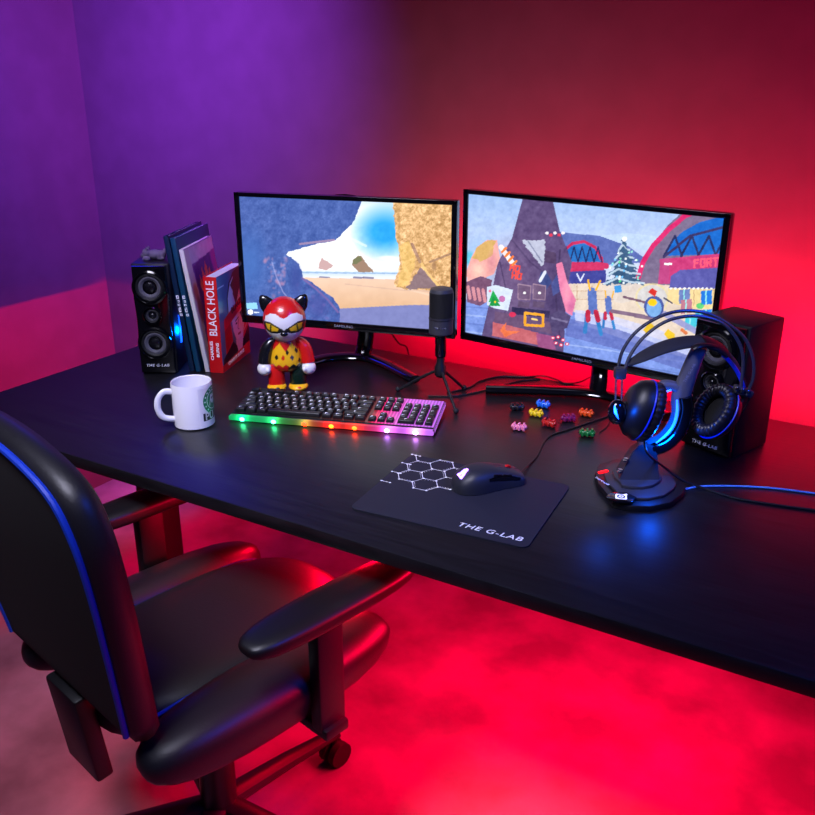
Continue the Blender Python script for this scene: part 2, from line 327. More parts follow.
def village(X, Y):
    P = Pic(X, Y, (170, 195, 235)); P.grad(Y > -999, (95, 150, 225), (205, 215, 242), 100, 275)
    P.poly([(560, 232), (600, 236), (628, 246), (650, 262), (560, 268)], (92, 110, 180)); P.poly([(600, 236), (625, 233), (655, 236), (660, 252), (640, 250)], (190, 212, 240), .9); P.ell(480, 262, 26, 30, (150, 190, 238), .8, .7)
    P.ell(469, 258, 6, 9, (70, 190, 215), .7, .5)
    # ground
    P.poly([(455, 300), (600, 296), (730, 290), (730, 420), (455, 420)], (122, 148, 222)); g = P.inside([(455, 300), (600, 296), (730, 290), (730, 420), (455, 420)]); P.speck(g, 16, .12, 2); P.speck(g, 10, .5, 3)
    for k in range(7): P.line([(455, 306 + k * 8), (600, 316 + k * 11), (730, 330 + k * 13)], 1.5, (185, 205, 245) if k % 2 else (90, 112, 190), .5)
    P.poly([(566, 283), (640, 282), (722, 277), (722, 300), (700, 352), (655, 338), (600, 318), (566, 310)], (226, 208, 190)); P.poly([(575, 310), (600, 312), (660, 330), (700, 348), (700, 362), (640, 345), (575, 322)], (205, 208, 240), .8)
    P.poly([(566, 318), (620, 330), (700, 360), (700, 376), (620, 350), (566, 336)], (92, 104, 180), .7)
    for x in (577, 592, 618, 628): P.line([(x, 286), (x, 300)], 1, (190, 150, 120), .7)
    P.line([(566, 291), (640, 291)], .8, (190, 150, 120), .6); P.line([(566, 299), (640, 300)], .8, (190, 150, 120), .6)
    # small red hangar behind
    P.poly([(555, 283), (556, 264), (562, 250), (572, 242), (584, 240), (596, 246), (603, 258), (606, 283)], (200, 44, 92)); P.poly([(560, 262), (564, 252), (573, 245), (584, 243), (595, 249), (601, 262)], (36, 110, 190))
    for k in range(5): P.line([(562 + k * 8, 262), (566 + k * 8, 247), (570 + k * 8, 262)], 1.4, (28, 44, 100))
    P.poly([(562, 272), (606, 270), (606, 283), (560, 284)], (62, 66, 150)); P.line([(577, 274), (580.5, 281), (584, 274)], 1.4, (220, 225, 250)); P.line([(556, 267), (606, 266)], 6, (205, 50, 100))
    # large hangar with sign
    P.poly([(636, 283), (642, 262), (652, 245), (668, 225), (690, 205), (740, 190), (740, 290)], (122, 108, 140)); P.line([(637, 282), (643, 262), (653, 246), (668, 230), (685, 216), (710, 205), (735, 200)], 5, (218, 42, 110))
    P.poly([(663, 256), (670, 244), (682, 232), (700, 222), (728, 215), (728, 254)], (24, 104, 200))
    for k in range(4): P.line([(664 + k * 17, 256), (675 + k * 17, 236), (682 + k * 17, 256)], 2.2, (40, 44, 92))
    P.line([(664, 257), (690, 236), (728, 226)], 2.5, (60, 52, 100)); P.poly([(660, 259), (728, 253), (728, 268), (680, 271), (671, 277), (670, 284), (659, 284)], (200, 58, 118)); P.poly([(660, 259), (670, 258), (669, 284), (658, 284)], (190, 70, 130))
    P.line([(665, 264), (671, 264)], 2.2, (255, 255, 255))
    letters(P, 'FORTN', (694.5, 267.5), (5.6, -.5), (0, -7.5), 1.7, (255, 92, 120))
    P.poly([(669, 288), (671, 276), (680, 270), (728, 267), (728, 292)], (92, 92, 170)); P.poly([(668, 288), (728, 289), (728, 312), (690, 308), (668, 302)], (240, 214, 150), .9)
    for k in range(11): P.ell(671 + k * 4.5, 288.5, 1.3, 1, (250, 250, 255))
    for k in range(4): P.line([(684 + k * 10, 290), (684 + k * 10, 306)], .8, (190, 150, 110))
    # snowy fir
    for (y0, w) in ((246, 6), (254, 10), (262, 14), (270, 18), (279, 22)):
        P.poly([(624, y0 - 9), (624 + w, y0 + 6), (624 - w, y0 + 6)], (58, 92, 128), 1, 5, .4); P.line([(624 - w * .9, y0 + 5), (624 - w * .3, y0 - 1), (624 + w * .3, y0 + 3), (624 + w * .9, y0 + 4)], 2, (205, 225, 240), .85)
    for k in range(26): P.ell(606 + random.random() * 36, 250 + random.random() * 36, 1.1, 1.1, random.choice([(90, 220, 140), (240, 250, 255), (120, 200, 255), (150, 225, 210)]))
    P.ell(624.5, 239, 2.4, 2.6, (255, 255, 255)); P.poly([(604, 292), (612, 284), (640, 283), (646, 296), (620, 304)], (220, 208, 200), .9, 4, .3); P.poly([(614, 286), (621, 285), (622, 292), (615, 293)], (60, 150, 220))
    # parcels, drum posts and barrels standing in the snow
    for x, y, c in ((706, 297, (30, 120, 220)), (700, 318, (60, 170, 220)), (690, 322, (70, 200, 220)), (706, 316, (30, 130, 225)), (684, 296, (110, 130, 190)), (686, 306, (190, 120, 140))): P.poly([(x - 5, y - 6), (x + 6, y - 7), (x + 6, y + 7), (x - 5, y + 8)], c); P.line([(x, y - 6), (x, y + 7)], 1.4, (150, 230, 230))
    P.ell(700, 306, 4, 3, (60, 200, 110), .8)
    for x, y in ((592, 302), (608, 306)):
        k = 1.0 if x == 592 else .7
        P.line([(x, y - 10 * k), (x + 1, y + 8 * k)], 9 * k, (92, 118, 190)); P.line([(x - 5 * k, y + 12 * k), (x - 7 * k, y + 30 * k)], 4 * k, (50, 120, 190)); P.line([(x + 4 * k, y + 12 * k), (x + 9 * k, y + 32 * k)], 4 * k, (50, 130, 200))
        P.line([(x - 4 * k, y + 10 * k), (x - 4 * k, y + 18 * k)], 5 * k, (190, 40, 70)); P.line([(x + 4 * k, y + 10 * k), (x + 6 * k, y + 18 * k)], 5 * k, (190, 40, 70)); P.line([(x - 2, y - 12 * k), (x - 4 * k, y - 22 * k)], 2 * k, (240, 180, 40)); P.line([(x + 4, y - 12 * k), (x + 8 * k, y - 21 * k)], 2 * k, (240, 180, 40))
    # small propeller plane
    P.ell(652, 298, 17, 15, (230, 215, 150), .55); P.ell(652, 298, 15, 13, (205, 205, 215), .8); P.line([(624, 297), (648, 303)], 2.4, (120, 90, 110)); P.line([(612, 311), (650, 318)], 4, (130, 105, 130)); P.ell(654, 307, 10, 11, (70, 88, 160)); P.ell(654, 308, 7.5, 9, (120, 170, 225)); P.ell(652.5, 302.5, 4.6, 3.8, (250, 205, 20)); P.poly([(648, 292), (652, 288), (657, 291), (655, 297)], (215, 50, 40)); P.line([(664, 298), (672, 303)], 1.6, (60, 60, 90)); P.line([(665, 314), (690, 328), (712, 340)], 6, (150, 150, 205), .9); P.poly([(643, 330), (650, 322), (655, 327), (648, 336)], (230, 190, 40)); P.poly([(664, 334), (668, 329), (675, 334), (675, 340), (668, 339)], (235, 195, 40)); P.line([(682, 330), (686, 333)], 3.5, (220, 120, 70))
    # heap of gift sacks with straps, pouches and buckle
    P.poly([(475, 365), (490, 300), (498, 262), (512, 238), (525, 190), (548, 180), (560, 232), (572, 262), (566, 300), (562, 380)], (94, 76, 120)); s = P.inside([(475, 365), (490, 300), (498, 262), (512, 238), (525, 190), (548, 180), (560, 232), (572, 262), (566, 300), (562, 380)]); P.speck(s, 10, .3, 8)
    P.ell(512, 285, 30, 60, (128, 100, 140), .45, .8); P.ell(556, 300, 16, 50, (62, 48, 92), .7, .8); P.line([(500, 262), (508, 300), (498, 340)], 1.2, (60, 46, 84), .6); P.line([(512, 240), (530, 262), (548, 276)], 1.6, (70, 54, 96), .6); P.line([(560, 250), (556, 300), (560, 340)], 1.4, (58, 44, 80), .6)
    P.poly([(467, 282), (467, 270), (471, 258), (477, 247), (487, 240), (497, 240), (500, 258), (494, 274), (480, 280)], (240, 170, 165)); P.poly([(472, 258), (477, 247), (488, 240), (496, 240), (492, 256), (480, 262)], (212, 176, 90), .8, 3, .3)
    P.ell(478, 270, 9, 11, (255, 214, 190), .7, .8); P.ell(492, 262, 6, 14, (200, 120, 140), .5, .8)
    P.poly([(466, 282), (481, 276), (492, 280), (490, 300), (480, 306), (467, 302)], (120, 82, 112)); 
    for k in range(4): P.line([(468 + k * 5, 287 + k), (470 + k * 5, 298 + k)], 3.2, (222, 150, 160), .9)
    P.poly([(487, 287), (496, 285), (513, 290), (508, 311), (494, 308), (487, 305)], (212, 224, 246)); P.poly([(493, 290), (500, 302), (488.5, 302)], (30, 170, 80)); P.poly([(493, 296), (501, 306), (489, 306)], (20, 150, 70)); P.ell(502, 299, 3.2, 3.2, (190, 110, 170)); P.ell(490, 291, 1.4, 1.4, (240, 120, 150)); P.ell(495, 302, 1, 1, (250, 210, 40))
    P.line([(501, 247), (513, 264)], 5, (250, 235, 235)); 
    for k in range(4): P.line([(502 + k * 3.4, 252 + k * 4.4), (506 + k * 3.4, 248 + k * 4.4)], 2.4, (255, 130, 60))
    letters(P, 'HO', (510, 270), (4.8, 1), (1, -5.5), 1.7, (240, 80, 70)); letters(P, 'HO', (512, 278), (4.8, .6), (.6, -5.5), 1.7, (240, 80, 70))
    P.poly([(522, 240), (545, 240), (544, 262), (541, 266), (530, 252)], (188, 192, 215), 1, 3, .4); P.line([(528, 241), (542, 262)], 1.2, (110, 115, 150), .7)
    P.poly([(545, 250), (556, 253), (556, 264), (545, 262)], (80, 60, 95)); P.poly([(541, 272), (546, 271), (552, 282), (546, 290), (538, 282)], (60, 72, 130)); P.line([(540, 281), (545, 272)], 3, (220, 225, 245)); P.poly([(551, 284), (560, 270), (566, 276), (562, 290), (553, 296)], (70, 78, 140))
    P.poly([(562, 262), (568, 284), (576, 300), (572, 316), (566, 312), (560, 290), (556, 264)], (232, 130, 170)); P.ell(567, 292, 6, 14, (250, 170, 190), .6, .8); P.ell(571, 306, 5, 8, (190, 90, 150), .5, .8); P.poly([(548, 316), (560, 310), (571, 316), (567, 328), (553, 332), (547, 326)], (78, 66, 108)); P.line([(552, 318), (567, 322)], 2, (120, 110, 150))
    for x in (518, 533): P.poly([(x, 284), (x + 13, 286), (x + 12, 300), (x, 299)], (112, 88, 120)); P.line([(x, 284), (x + 13, 286), (x + 12, 300), (x, 299), (x, 284)], .8, (170, 140, 160), .8); P.poly([(x, 301), (x + 12, 302), (x + 11, 308), (x, 307)], (98, 78, 110)); P.ell(x + 6.5, 293, 1.4, 1.2, (250, 250, 250))
    P.poly([(512, 307), (550, 311), (549, 318), (512, 314)], (50, 42, 82)); P.poly([(495, 311), (550, 322), (552, 334), (494, 322)], (104, 78, 112)); P.ell(512.5, 314.5, 3.5, 2.6, (215, 50, 90))
    for q in ([(525, 313), (543, 315), (543, 326), (525, 325), (525, 313)],): P.line(q, 2.6, (240, 165, 40))
    P.line([(532, 319), (537, 320)], 1.6, (250, 215, 130)); P.poly([(493, 322), (520, 328), (538, 333), (538, 345), (492, 336)], (206, 104, 108), .9); P.poly([(500, 330), (506, 322), (505, 330), (520, 332), (504, 337)], (240, 120, 70), .9, 2, .3); P.poly([(536, 333), (552, 336), (556, 350), (538, 347)], (160, 80, 130), .9)
    for x, y in ((553, 338), (558, 337), (563, 340), (556, 343), (561, 345), (567, 344)): P.ell(x, y, 2, 1.7, (225, 60, 100)); P.ell(x, y, 1, .8, (250, 240, 250))
    for k in range(5): P.ell(547 + k * 4, 233 + 2 * (k % 2), 1.8, 1.5, (225, 60, 90) if k % 2 else (250, 240, 250))
    P.speck(P.X > 0, 13, .22, 15); P.speck(P.X > 0, 9, .6, 16); return P.C
monitor('left monitor, angled black frame showing a sunlit beach between rocks', (-1.437, 1.627), (-.914, 1.763), .104, beach, -0.003,
        [(-1.283, 1.655), (-1.255, 1.735)], [(-1.11, 1.765), (-.985, 1.70)], (-1.188, 1.782), (0.0, 0.03, 0.20), 1)
monitor('right monitor, black frame showing a snowy village with fir tree and red arches', at(461, 338.5, .077)[:2], at(709, 390.3, .077)[:2], .077, village, 0.02,
        [(-.812, 1.722), (-.70, 1.78)], [(-.49, 1.80), (-.41, 1.76)], (-.585, 1.825), (0.045, 0.035, 0.2), -1)
# ================================================================= SPEAKERS
def speaker(label, x, y, ang, w=0.094, h=0.268, d=0.15, led=True, lz=None):
    t = thing('speaker', label, 'speaker', (x, y, DZ), ang)
    b = new(); box(b, (w / 2, d / 2 + 0.008, h / 2), (w, d, h), 0.004, 2); obj('cabinet', b, M['blk'], t)
    fx = w / 2; b = new(); pr = []
    for k in range(25):
        z = 0.004 + (h - 0.008) * k / 24; wob = 0.0012 * math.cos(2 * PI * (z - h * .72) / (h * .45)) if z > 0.06 else 0.001
        pr.append((w / 2 - 0.004 + wob, z))
    poly = [(x_, z) for x_, z in pr] + [(-x_, z) for x_, z in pr[::-1]]
    prism(b, poly, 0.014, T(fx, 0.009, 0) @ Matrix.Rotation(PI / 2, 4, 'X'), bev=0.003); obj('front_panel', b, M['gloss'], t)
    Q = Matrix.Rotation(PI / 2, 4, 'X')
    for z, r in ((h * .80, .0405), (h * .295, .0405), (h * .55, .022)):
        b = new(); lathe(b, [(r, 0), (r, .007), (r * .9, .009), (r * .84, .005), (r * .84, .0)], 40, T(fx, -0.005, z) @ Q, cap=False); ring = obj('driver_surround', b, M['gloss'], t)
        b = new(); lathe(b, [(r * .84, .002), (r * .74, .006), (r * .64, .003)], 40, T(fx, -0.005, z) @ Q, mi=0, cap=False)
        lathe(b, [(r * .64, .003), (r * .56, .0035), (r * .34, -.002)], 40, T(fx, -0.005, z) @ Q, mi=1, cap=False); lathe(b, [(r * .34, -.002), (r * .28, .003), (r * .15, .0055), (0, .006)], 32, T(fx, -0.005, z) @ Q, mi=2, cap=False)
        obj('cone', b, [M['blkm'], M['cone'] if r > .03 else M['dgrey'], M['bv']], t)
    if led:
        b = new(); box(b, (w + .001, 0.06, h * .36), (.003, .008, h * .26), .0012); obj('light_strip', b, M['ledb'], t)
    l = text('THE G-LAB', 0.0092, 0.0004, shear=.15, sx=1.1, space=1.15); obj('lettering', l, M['white'], t, (fx, -0.0065, lz or h * .065 + .006), (PI / 2, 0, 0))
    return t
speaker('left black speaker standing beside the books with grey figurine on top', -1.592, 1.424, R(30.7), w=.088, d=.13)
speaker('right black speaker behind the headset, side panel facing out', -.356, 1.666, R(-21), w=.110, h=.258, d=.115, led=False, lz=.0155)
# grey animal figurine on the left speaker
ft = Vector((-1.592, 1.424, DZ)) + Matrix.Rotation(R(30.7), 4, 'Z') @ Vector((.044, .05, .268))
b = new()
for c, s in (((.004, 0, .013), (.019, .013, .012)), ((.018, 0, .012), (.012, .012, .012)), ((-.014, -.003, .017), (.011, .010, .011)), ((-.023, -.005, .012), (.006, .006, .005)), ((-.012, -.009, .027), (.003, .003, .006)), ((-.011, .006, .027), (.003, .003, .006)), ((.02, -.008, .006), (.009, .004, .005)), ((-.014, -.012, .005), (.009, .004, .005)), ((.028, .0, .02), (.004, .004, .008)), ((-.004, .009, .006), (.01, .004, .005))): ell(b, c, s)
fig = obj('animal_figurine', b, M['stone'], None, ft, (0, 0, R(30.7))); tag(fig, 'small grey stone animal figurine lying on top of the left speaker', 'figurine')
md = fig.modifiers.new('r', 'REMESH'); md.mode = 'VOXEL'; md.voxel_size = 0.0011; md.use_smooth_shade = True
# ================================================================= BOOKS
BA = R(23)
def book(label, base, th, dep, h, lean, cov, coverfn=None, spine=None, n=(60, 100), group='books leaning by the left speaker', ang=BA):
    t = thing('book', label, 'book', (base[0], base[1], DZ), ang); t.rotation_mode = 'ZYX'
    t.matrix_world = T(base[0], base[1], DZ) @ Matrix.Rotation(ang, 4, 'Z') @ Matrix.Rotation(-R(lean), 4, 'Y'); t['group'] = group
    b = new(); c = .0015
    box(b, (c / 2, dep / 2, h / 2), (c, dep, h), .0004); box(b, (th - c / 2, dep / 2, h / 2), (c, dep, h), .0004); box(b, (th / 2, c / 2, h / 2), (th, c, h), .0004); obj('cover', b, cov, t)
    b = new(); box(b, (th / 2, dep / 2 - .001, h / 2), (th - 2 * c, dep - .006, h - .006)); obj('pages', b, M['pages'], t, smooth=False)
    if coverfn:
        me = grid(dep, h, *n); paint(me, lambda co: coverfn(co[:, 0] / dep, 1 - co[:, 2] / h)); o = obj('cover_print', me, M['colg'], t, (th + .0004, 0, 0), (0, 0, PI / 2)); o.modifiers.new('s', 'SOLIDIFY').thickness = .0003
    if spine:
        for s, size, z, sx, x in spine:
            obj('lettering', text(s, size, .0003, sx=sx, bold=.0002), M['white'], t, (th * x, -.0006, z), (PI / 2, -PI / 2, 0))
    return t
def spine_marks(t, th, z):
    b = new()
    for k, (h_, w_) in enumerate(((.008, .0062), (.006, .0045), (.005, .006), (.004, .0035), (.009, .0058), (.006, .0066))):
        box(b, (th * .5 + (.001 if k % 2 else 0), -.0007, z - sum((.0105, .0085, .0072, .006, .0115, .0085)[:k])), (w_, .0005, h_))
        box(b, (th * .5 + .0006, -.0010, z - sum((.0105, .0085, .0072, .006, .0115, .0085)[:k])), (w_ * .3, .0003, h_ * .5), mi=1)
    obj('spine_print', b, [M['white'], M['navy']], t, smooth=False)
def portrait(u, v):            # stylised face print with a dark side parting
    P = Pic(u * 84 + 16, v * 130, (86, 104, 156)); P.poly([(80, 0), (100, 0), (100, 130), (60, 130), (84, 60)], (214, 24, 60)); P.line([(8, 16), (34, 15)], 1.6, (215, 220, 240))
    P.poly([(40, 66), (40, 36), (48, 16), (62, 4), (84, 0), (90, 20), (86, 60), (60, 70)], (18, 14, 26)); P.poly([(42, 60), (43, 34), (52, 16), (62, 10), (58, 34), (66, 52), (60, 62)], (222, 214, 236)); P.poly([(52, 20), (66, 8), (70, 40), (62, 34)], (18, 14, 26)); P.poly([(60, 60), (78, 30), (82, 62)], (206, 210, 232))
    P.poly([(50, 66), (84, 56), (86, 80), (80, 100), (70, 106), (60, 98), (53, 84)], (236, 206, 226)); P.poly([(60, 98), (80, 98), (84, 116), (56, 118)], (222, 186, 214)); P.line([(60, 72), (70, 69)], 1.8, (24, 16, 30)); P.poly([(74, 64), (84, 60), (82, 78), (78, 70)], (26, 16, 34)); P.line([(70, 72), (66, 84), (70, 86)], 1.4, (120, 60, 110)); P.ell(70, 92, 5, 2, (150, 30, 70)); P.ell(63, 76, 3, 1.6, (30, 20, 40))
    P.poly([(28, 60), (100, 36), (100, 52), (28, 76)], (226, 24, 44)); P.poly([(28, 76), (46, 70), (50, 96), (28, 110)], (190, 18, 34))
    P.poly([(16, 130), (20, 112), (50, 98), (60, 106), (82, 102), (100, 88), (100, 130)], (18, 14, 24)); P.line([(84, 92), (96, 84), (100, 86)], 1.4, (230, 200, 220)); P.poly([(58, 98), (80, 98), (76, 118), (64, 120)], (226, 190, 216)); P.poly([(0, 122), (100, 112), (100, 130), (0, 130)], (214, 20, 32)); return P.C
def comic(u, v):
    P = Pic(u * 100, v * 140, (104, 56, 150)); P.poly([(0, 0), (100, 0), (100, 16), (0, 20)], (196, 190, 202)); P.poly([(0, 0), (14, 0), (20, 60), (12, 100), (14, 140), (0, 140)], (200, 188, 190))
    P.poly([(20, 22), (80, 16), (84, 60), (24, 66)], (62, 36, 120)); P.poly([(30, 52), (34, 34), (40, 44), (46, 26), (52, 40), (60, 24), (64, 40), (72, 30), (74, 50), (52, 58)], (235, 110, 60), 1, 6, .2); P.ell(10, 50, 9, 12, (180, 90, 80), .8, .4); P.ell(14, 70, 10, 18, (120, 50, 70), .8, .4)
    P.poly([(24, 68), (100, 60), (100, 140), (20, 140)], (46, 34, 86)); P.speck(P.X > 20, 16, .15, 3); P.poly([(84, 16), (100, 14), (100, 60), (86, 60)], (150, 60, 160)); return P.C
book('thick red book with white BLACK HOLE spine lettering and portrait cover', (-1.455, 1.517), .034, .180, .236, 0, M['redc'], portrait, [('BLACK HOLE', .0285, .160, .80, .52), ('CHARLES', .0105, .056, 1.1, .28), ('BURNS', .0105, .058, 1.1, .72)], (110, 150), ang=R(19))
rb = [o for o in bpy.data.objects if o.name == 'book'][0]
for s, size, y, z, a in (('BLACK', .022, .108, .144, 13), ('CHARLES BURNS', .0125, .085, .0155, 3)): obj('lettering', text(s, size, .0003, sx=1.1, bold=.0003), mat('dark_red_ink', (120, 8, 30), .4) if s == 'BLACK' else M['white'], rb, (.0352, y, z), (PI / 2, -R(a), PI / 2))
book('cream spined comic album with purple and orange picture on its cover', (-1.467, 1.513), .0112, .19, .300, 7.6, M['cream'], comic, None)
book('dark navy thin album, farther right of the two blue spines', (-1.489, 1.503), .0125, .22, .325, 6, M['teal'])
book('dark navy thin album nearest the speaker, left of the two blue spines', (-1.5035, 1.497), .0125, .22, .330, 6, M['navy'])
for o in [o for o in bpy.data.objects if o.get('label', '').startswith('dark navy thin')]: spine_marks(o, .0125, .186)
# ================================================================= MUG
mc = Vector((-1.252, 1.247, DZ)); mug = thing('mug', 'white ceramic mug with a round green badge, left of the keyboard', 'mug', mc, R(45))
b = new(); lathe(b, [(0, 0), (.036, 0), (.0405, .003), (.0415, .092), (.0405, .095), (.0385, .0935), (.0378, .006), (0, .005)], 64, cap=False); obj('body', b, M['cer'], mug)
b = new(); tube(b, spline([(-.0395, 0, .078), (-.056, 0, .08), (-.069, 0, .066), (-.071, 0, .045), (-.062, 0, .026), (-.0395, 0, .018)], 8), [(.0065, .0045)] * 41, 12, upv=(0, 1, 0)); hd = obj('handle', b, M['cer'], mug)
hd.rotation_euler = (0, 0, R(12))
def badge(co):
    a = co[:, 0] * 1000; z = co[:, 2] * 1000; P = Pic(a, z, (232, 230, 236)); P.ell(40, 54, 29, 29, (22, 122, 78)); P.ell(40, 54, 20, 20, (225, 232, 230)); P.ell(40, 54, 18.5, 18.5, (26, 132, 84)); P.ell(40, 56, 8, 10, (222, 234, 228)); P.ell(37, 58, 2.2, 2.6, (20, 60, 44)); P.ell(44, 58, 2.2, 2.6, (20, 60, 44)); P.line([(28, 44), (34, 66)], 2, (222, 234, 228)); P.line([(52, 44), (46, 66)], 2, (222, 234, 228))
    for k in range(16): t = k * PI / 8; P.ell(40 + 24.5 * math.cos(t), 54 + 24.5 * math.sin(t), 1.8, 1.8, (220, 235, 228))
    P.poly([(9, 14), (71, 14), (71, 30), (9, 30)], (30, 34, 40)); return P.C
me = grid(.08, .085, 120, 120); paint(me, badge)
for v in me.vertices: th = v.co.x / .0416 - PI / 2; z = v.co.z; v.co = Vector((.0419 * math.cos(th), .0419 * math.sin(th), z))
bd = obj('badge', me, M['colg'], mug, (0, 0, .004), (0, 0, R(14))); bd.modifiers.new('s', 'SOLIDIFY').thickness = .0003
me = text('PU', .021, .0002, bold=.0006)
for v in me.vertices: th = v.co.x / .0425 + R(14) - PI / 2 + .026 / .0425; v.co = Vector((.0426 * math.cos(th), .0426 * math.sin(th), v.co.y + .0265))
obj('lettering', me, M['white'], mug)
# ================================================================= TOY FIGURE
tp = at(288, 389); toy = thing('vinyl_cat_figure', 'red and white masked vinyl cat figure standing behind the keyboard', 'figurine', tp, R(36))
def head_c(co):
    x = co[:, 0] / .048; z = (co[:, 2] - .166) / .052; f = co[:, 1] < .005; P = Pic(x * 100, z * 100, (205, 24, 24))
    def fp(pts, c):
        m = P.inside(pts) & f; P.blend(m * 1.0, c)
    fp([(-92, -8), (-84, 28), (-62, 42), (-35, 42), (-14, 30), (0, 24), (14, 30), (35, 42), (62, 42), (84, 28), (92, -8), (80, -50), (50, -88), (0, -99), (-50, -88), (-80, -50)], (232, 228, 230))
    fp([(-98, 6), (-60, 6), (-25, -12), (0, -26), (25, -12), (60, 6), (98, 6), (88, -30), (64, -44), (30, -42), (0, -34), (-30, -42), (-64, -44), (-88, -30)], (22, 20, 24))
    for s in (-1, 1):
        fp([(s * 84, -2), (s * 58, -3), (s * 24, -20), (s * 32, -33), (s * 62, -34), (s * 80, -24)], (232, 186, 30)); fp([(s * 56, -4), (s * 60, -34), (s * 66, -34), (s * 63, -4)], (24, 22, 20))
    return P.C
b = new(); ell(b, (0, 0, .166), (.048, .045, .052), 160, 110)
for v in b.verts:
    if v.co.z < .15: v.co.x *= 1 - (.15 - v.co.z) * 2.2; 
me = finish(b); paint(me, head_c); obj('head', me, M['colg'], toy)
b = new(); ell(b, (0, -.0455, .1445), (.0085, .005, .0055)); obj('nose', b, M['bv'], toy)
for s in (-1, 1):
    b = new(); lathe(b, [(0, 0), (.018, .0), (.0172, .012), (.011, .026), (.0035, .034), (0, .035)], 20, T(s * .031, 0.004, .192) @ Matrix.Rotation(s * R(34), 4, 'Y'), sy=.55, cap=False); obj('ear', b, M['bv'], toy)
def vest(co):
    a = np.arctan2(co[:, 0], -co[:, 1]) * 57.3; z = co[:, 2] * 1000; P = Pic(a, z, (200, 24, 24))
    zz = 62 + 7 * np.abs(((a / 15) % 2) - 1) * 1.0; top = 118 - 20 * np.abs(((a / 34) % 2) - 1)
    P.blend(((z > zz) & (z < top)) * 1.0, (236, 178, 24)); P.blend((z < zz) * (a > 8) * 1.0, (20, 24, 24))
    for cx, cz, c in ((-12, 84, (205, 40, 20)), (28, 84, (60, 50, 70)), (-42, 84, (24, 22, 20)), (8, 96, (24, 22, 20)), (54, 98, (24, 22, 20)), (60, 74, (24, 22, 20))): P.poly([(cx - 9, cz), (cx, cz + 7), (cx + 9, cz), (cx, cz - 7)], c)
    return P.C
b = new(); pr = [(0, .045), (.02, .047), (.032, .056), (.036, .068), (.034, .085), (.029, .105), (.022, .122), (0, .128)]; pp = [(max(p.x, 0), p.y) for p in spline([(r_, z, 0) for r_, z in pr], 10)]; pp[0] = (0, .045); pp[-1] = (0, .128)
lathe(b, pp, 120, sy=.85, cap=False); me = finish(b); paint(me, vest); obj('body', me, M['colg'], toy)
for s in (-1, 1):
    b = new(); tube(b, spline([(s * .024, 0, .118), (s * .036, 0, .11), (s * .046, -.002, .09), (s * .05, -.006, .066)], 6), [.008 + .0065 * min(1, i / 9) for i in range(19)], 18); obj('arm', b, M['bv'] if s < 0 else M['red'], toy)
    b = new(); ell(b, (s * .05, -.008, .054), (.0165, .016, .0165)); ell(b, (s * .041, -.022, .054), (.005, .005, .006)); obj('hand', b, M['wv'], toy)
    b = new(); lathe(b, [(0, 0.066), (.015, .062), (.0185, .05), (.019, .02), (.0195, .006), (0, .006)], 28, T(s * .0245, 0, 0), cap=False); obj('leg', b, M['red'] if s < 0 else M['gvn'], toy)
    b = new(); ell(b, (s * .0245, -.005, .009), (.0225, .027, .0095)); 
    for v in b.verts: v.co.z = max(v.co.z, 0)
    obj('foot', b, M['yel'], toy)
    b = new(); ell(b, (s * .0245 + .002, -.028, .0105), (.006, .003, .004)); obj('shoe_mark', b, M['red'] if s > 0 else M['bv'], toy)
# ================================================================= KEYBOARD
kp = at(228.5, 421); KA = R(19.0)
kb = thing('keyboard', 'black full size keyboard glowing green, red and magenta along its front', 'keyboard', kp, KA)
KT = Matrix.Rotation(R(3.6), 4, 'X'); KL, KD = .438, .152
def rainbow(x, k=1.0):
    xs = [0, .08, .13, .175, .21, .28, .31, .36, .44]; cs = [(0, 175, 95), (20, 205, 110), (60, 150, 60), (150, 105, 40), (225, 30, 20), (235, 40, 20), (235, 40, 120), (222, 100, 240), (200, 110, 250)]
    return np.stack([np.interp(x, xs, [c[i] for c in cs]) for i in range(3)], 1) * k
b = new(); prism(b, [(p[0] + KL / 2, p[1] + KD / 2) for p in rrect(KL, KD, .006)], .010, KT @ T(0, 0, .003), bev=.001); obj('base', b, M['blk'], kb)
def platecol(co):
    x = co[:, 0]; c = rainbow(x); f = np.interp(x, [0, .12, .19, .29, .305, .44], [.04, .04, .2, .34, .95, .85]); n = .85 + .15 * np.sin(x * 900); return c * (f * n)[:, None]
me = grid(KL - .008, KD - .02, 220, 60); me.transform(Matrix.Rotation(-PI / 2, 4, 'X')); me.transform(Matrix.Diagonal((1, 1, 1, 1)))
paint(me, platecol)
for v in me.vertices: v.co = KT @ Vector((v.co.x + .004, abs(v.co.y) + .016, .0136))
pl = obj('backlit_plate', me, M['plate'], kb)
LEDX = [max(.02, (px - 228.5) / 204.5 * .438 * (1.03 - .03 * (px - 228.5) / 204.5)) for px in (243, 274.5, 305.5, 332, 355, 387, 415)]
b = new(); box(b, (KL / 2, .0, .0), (KL - .002, .014, .0105), .003)
bmesh.ops.subdivide_edges(b, edges=[e for e in b.edges if abs(e.verts[0].co.x - e.verts[1].co.x) > .3], cuts=120)
me = finish(b); paint(me, lambda co: rainbow(co[:, 0], 1) * np.interp(co[:, 0], [0, .16, .2, .3, .44], [1.0, .8, .95, 1.0, 1.1])[:, None] * (.72 + 1.0 * sum(np.exp(-((co[:, 0] - q) / .013) ** 2) for q in LEDX))[:, None]); me.transform(KT @ T(0, .0045, .0080)); obj('light_guide', me, M['plate'], kb)
b = new(); box(b, (KL - .002, KD / 2, 0), (.004, KD - .01, .009), .001); me = finish(b); paint(me, lambda co: rainbow(co[:, 0] * 0 + .44, .75)); me.transform(KT @ T(0, 0, .0085)); obj('side_light_guide', me, M['plate'], kb)
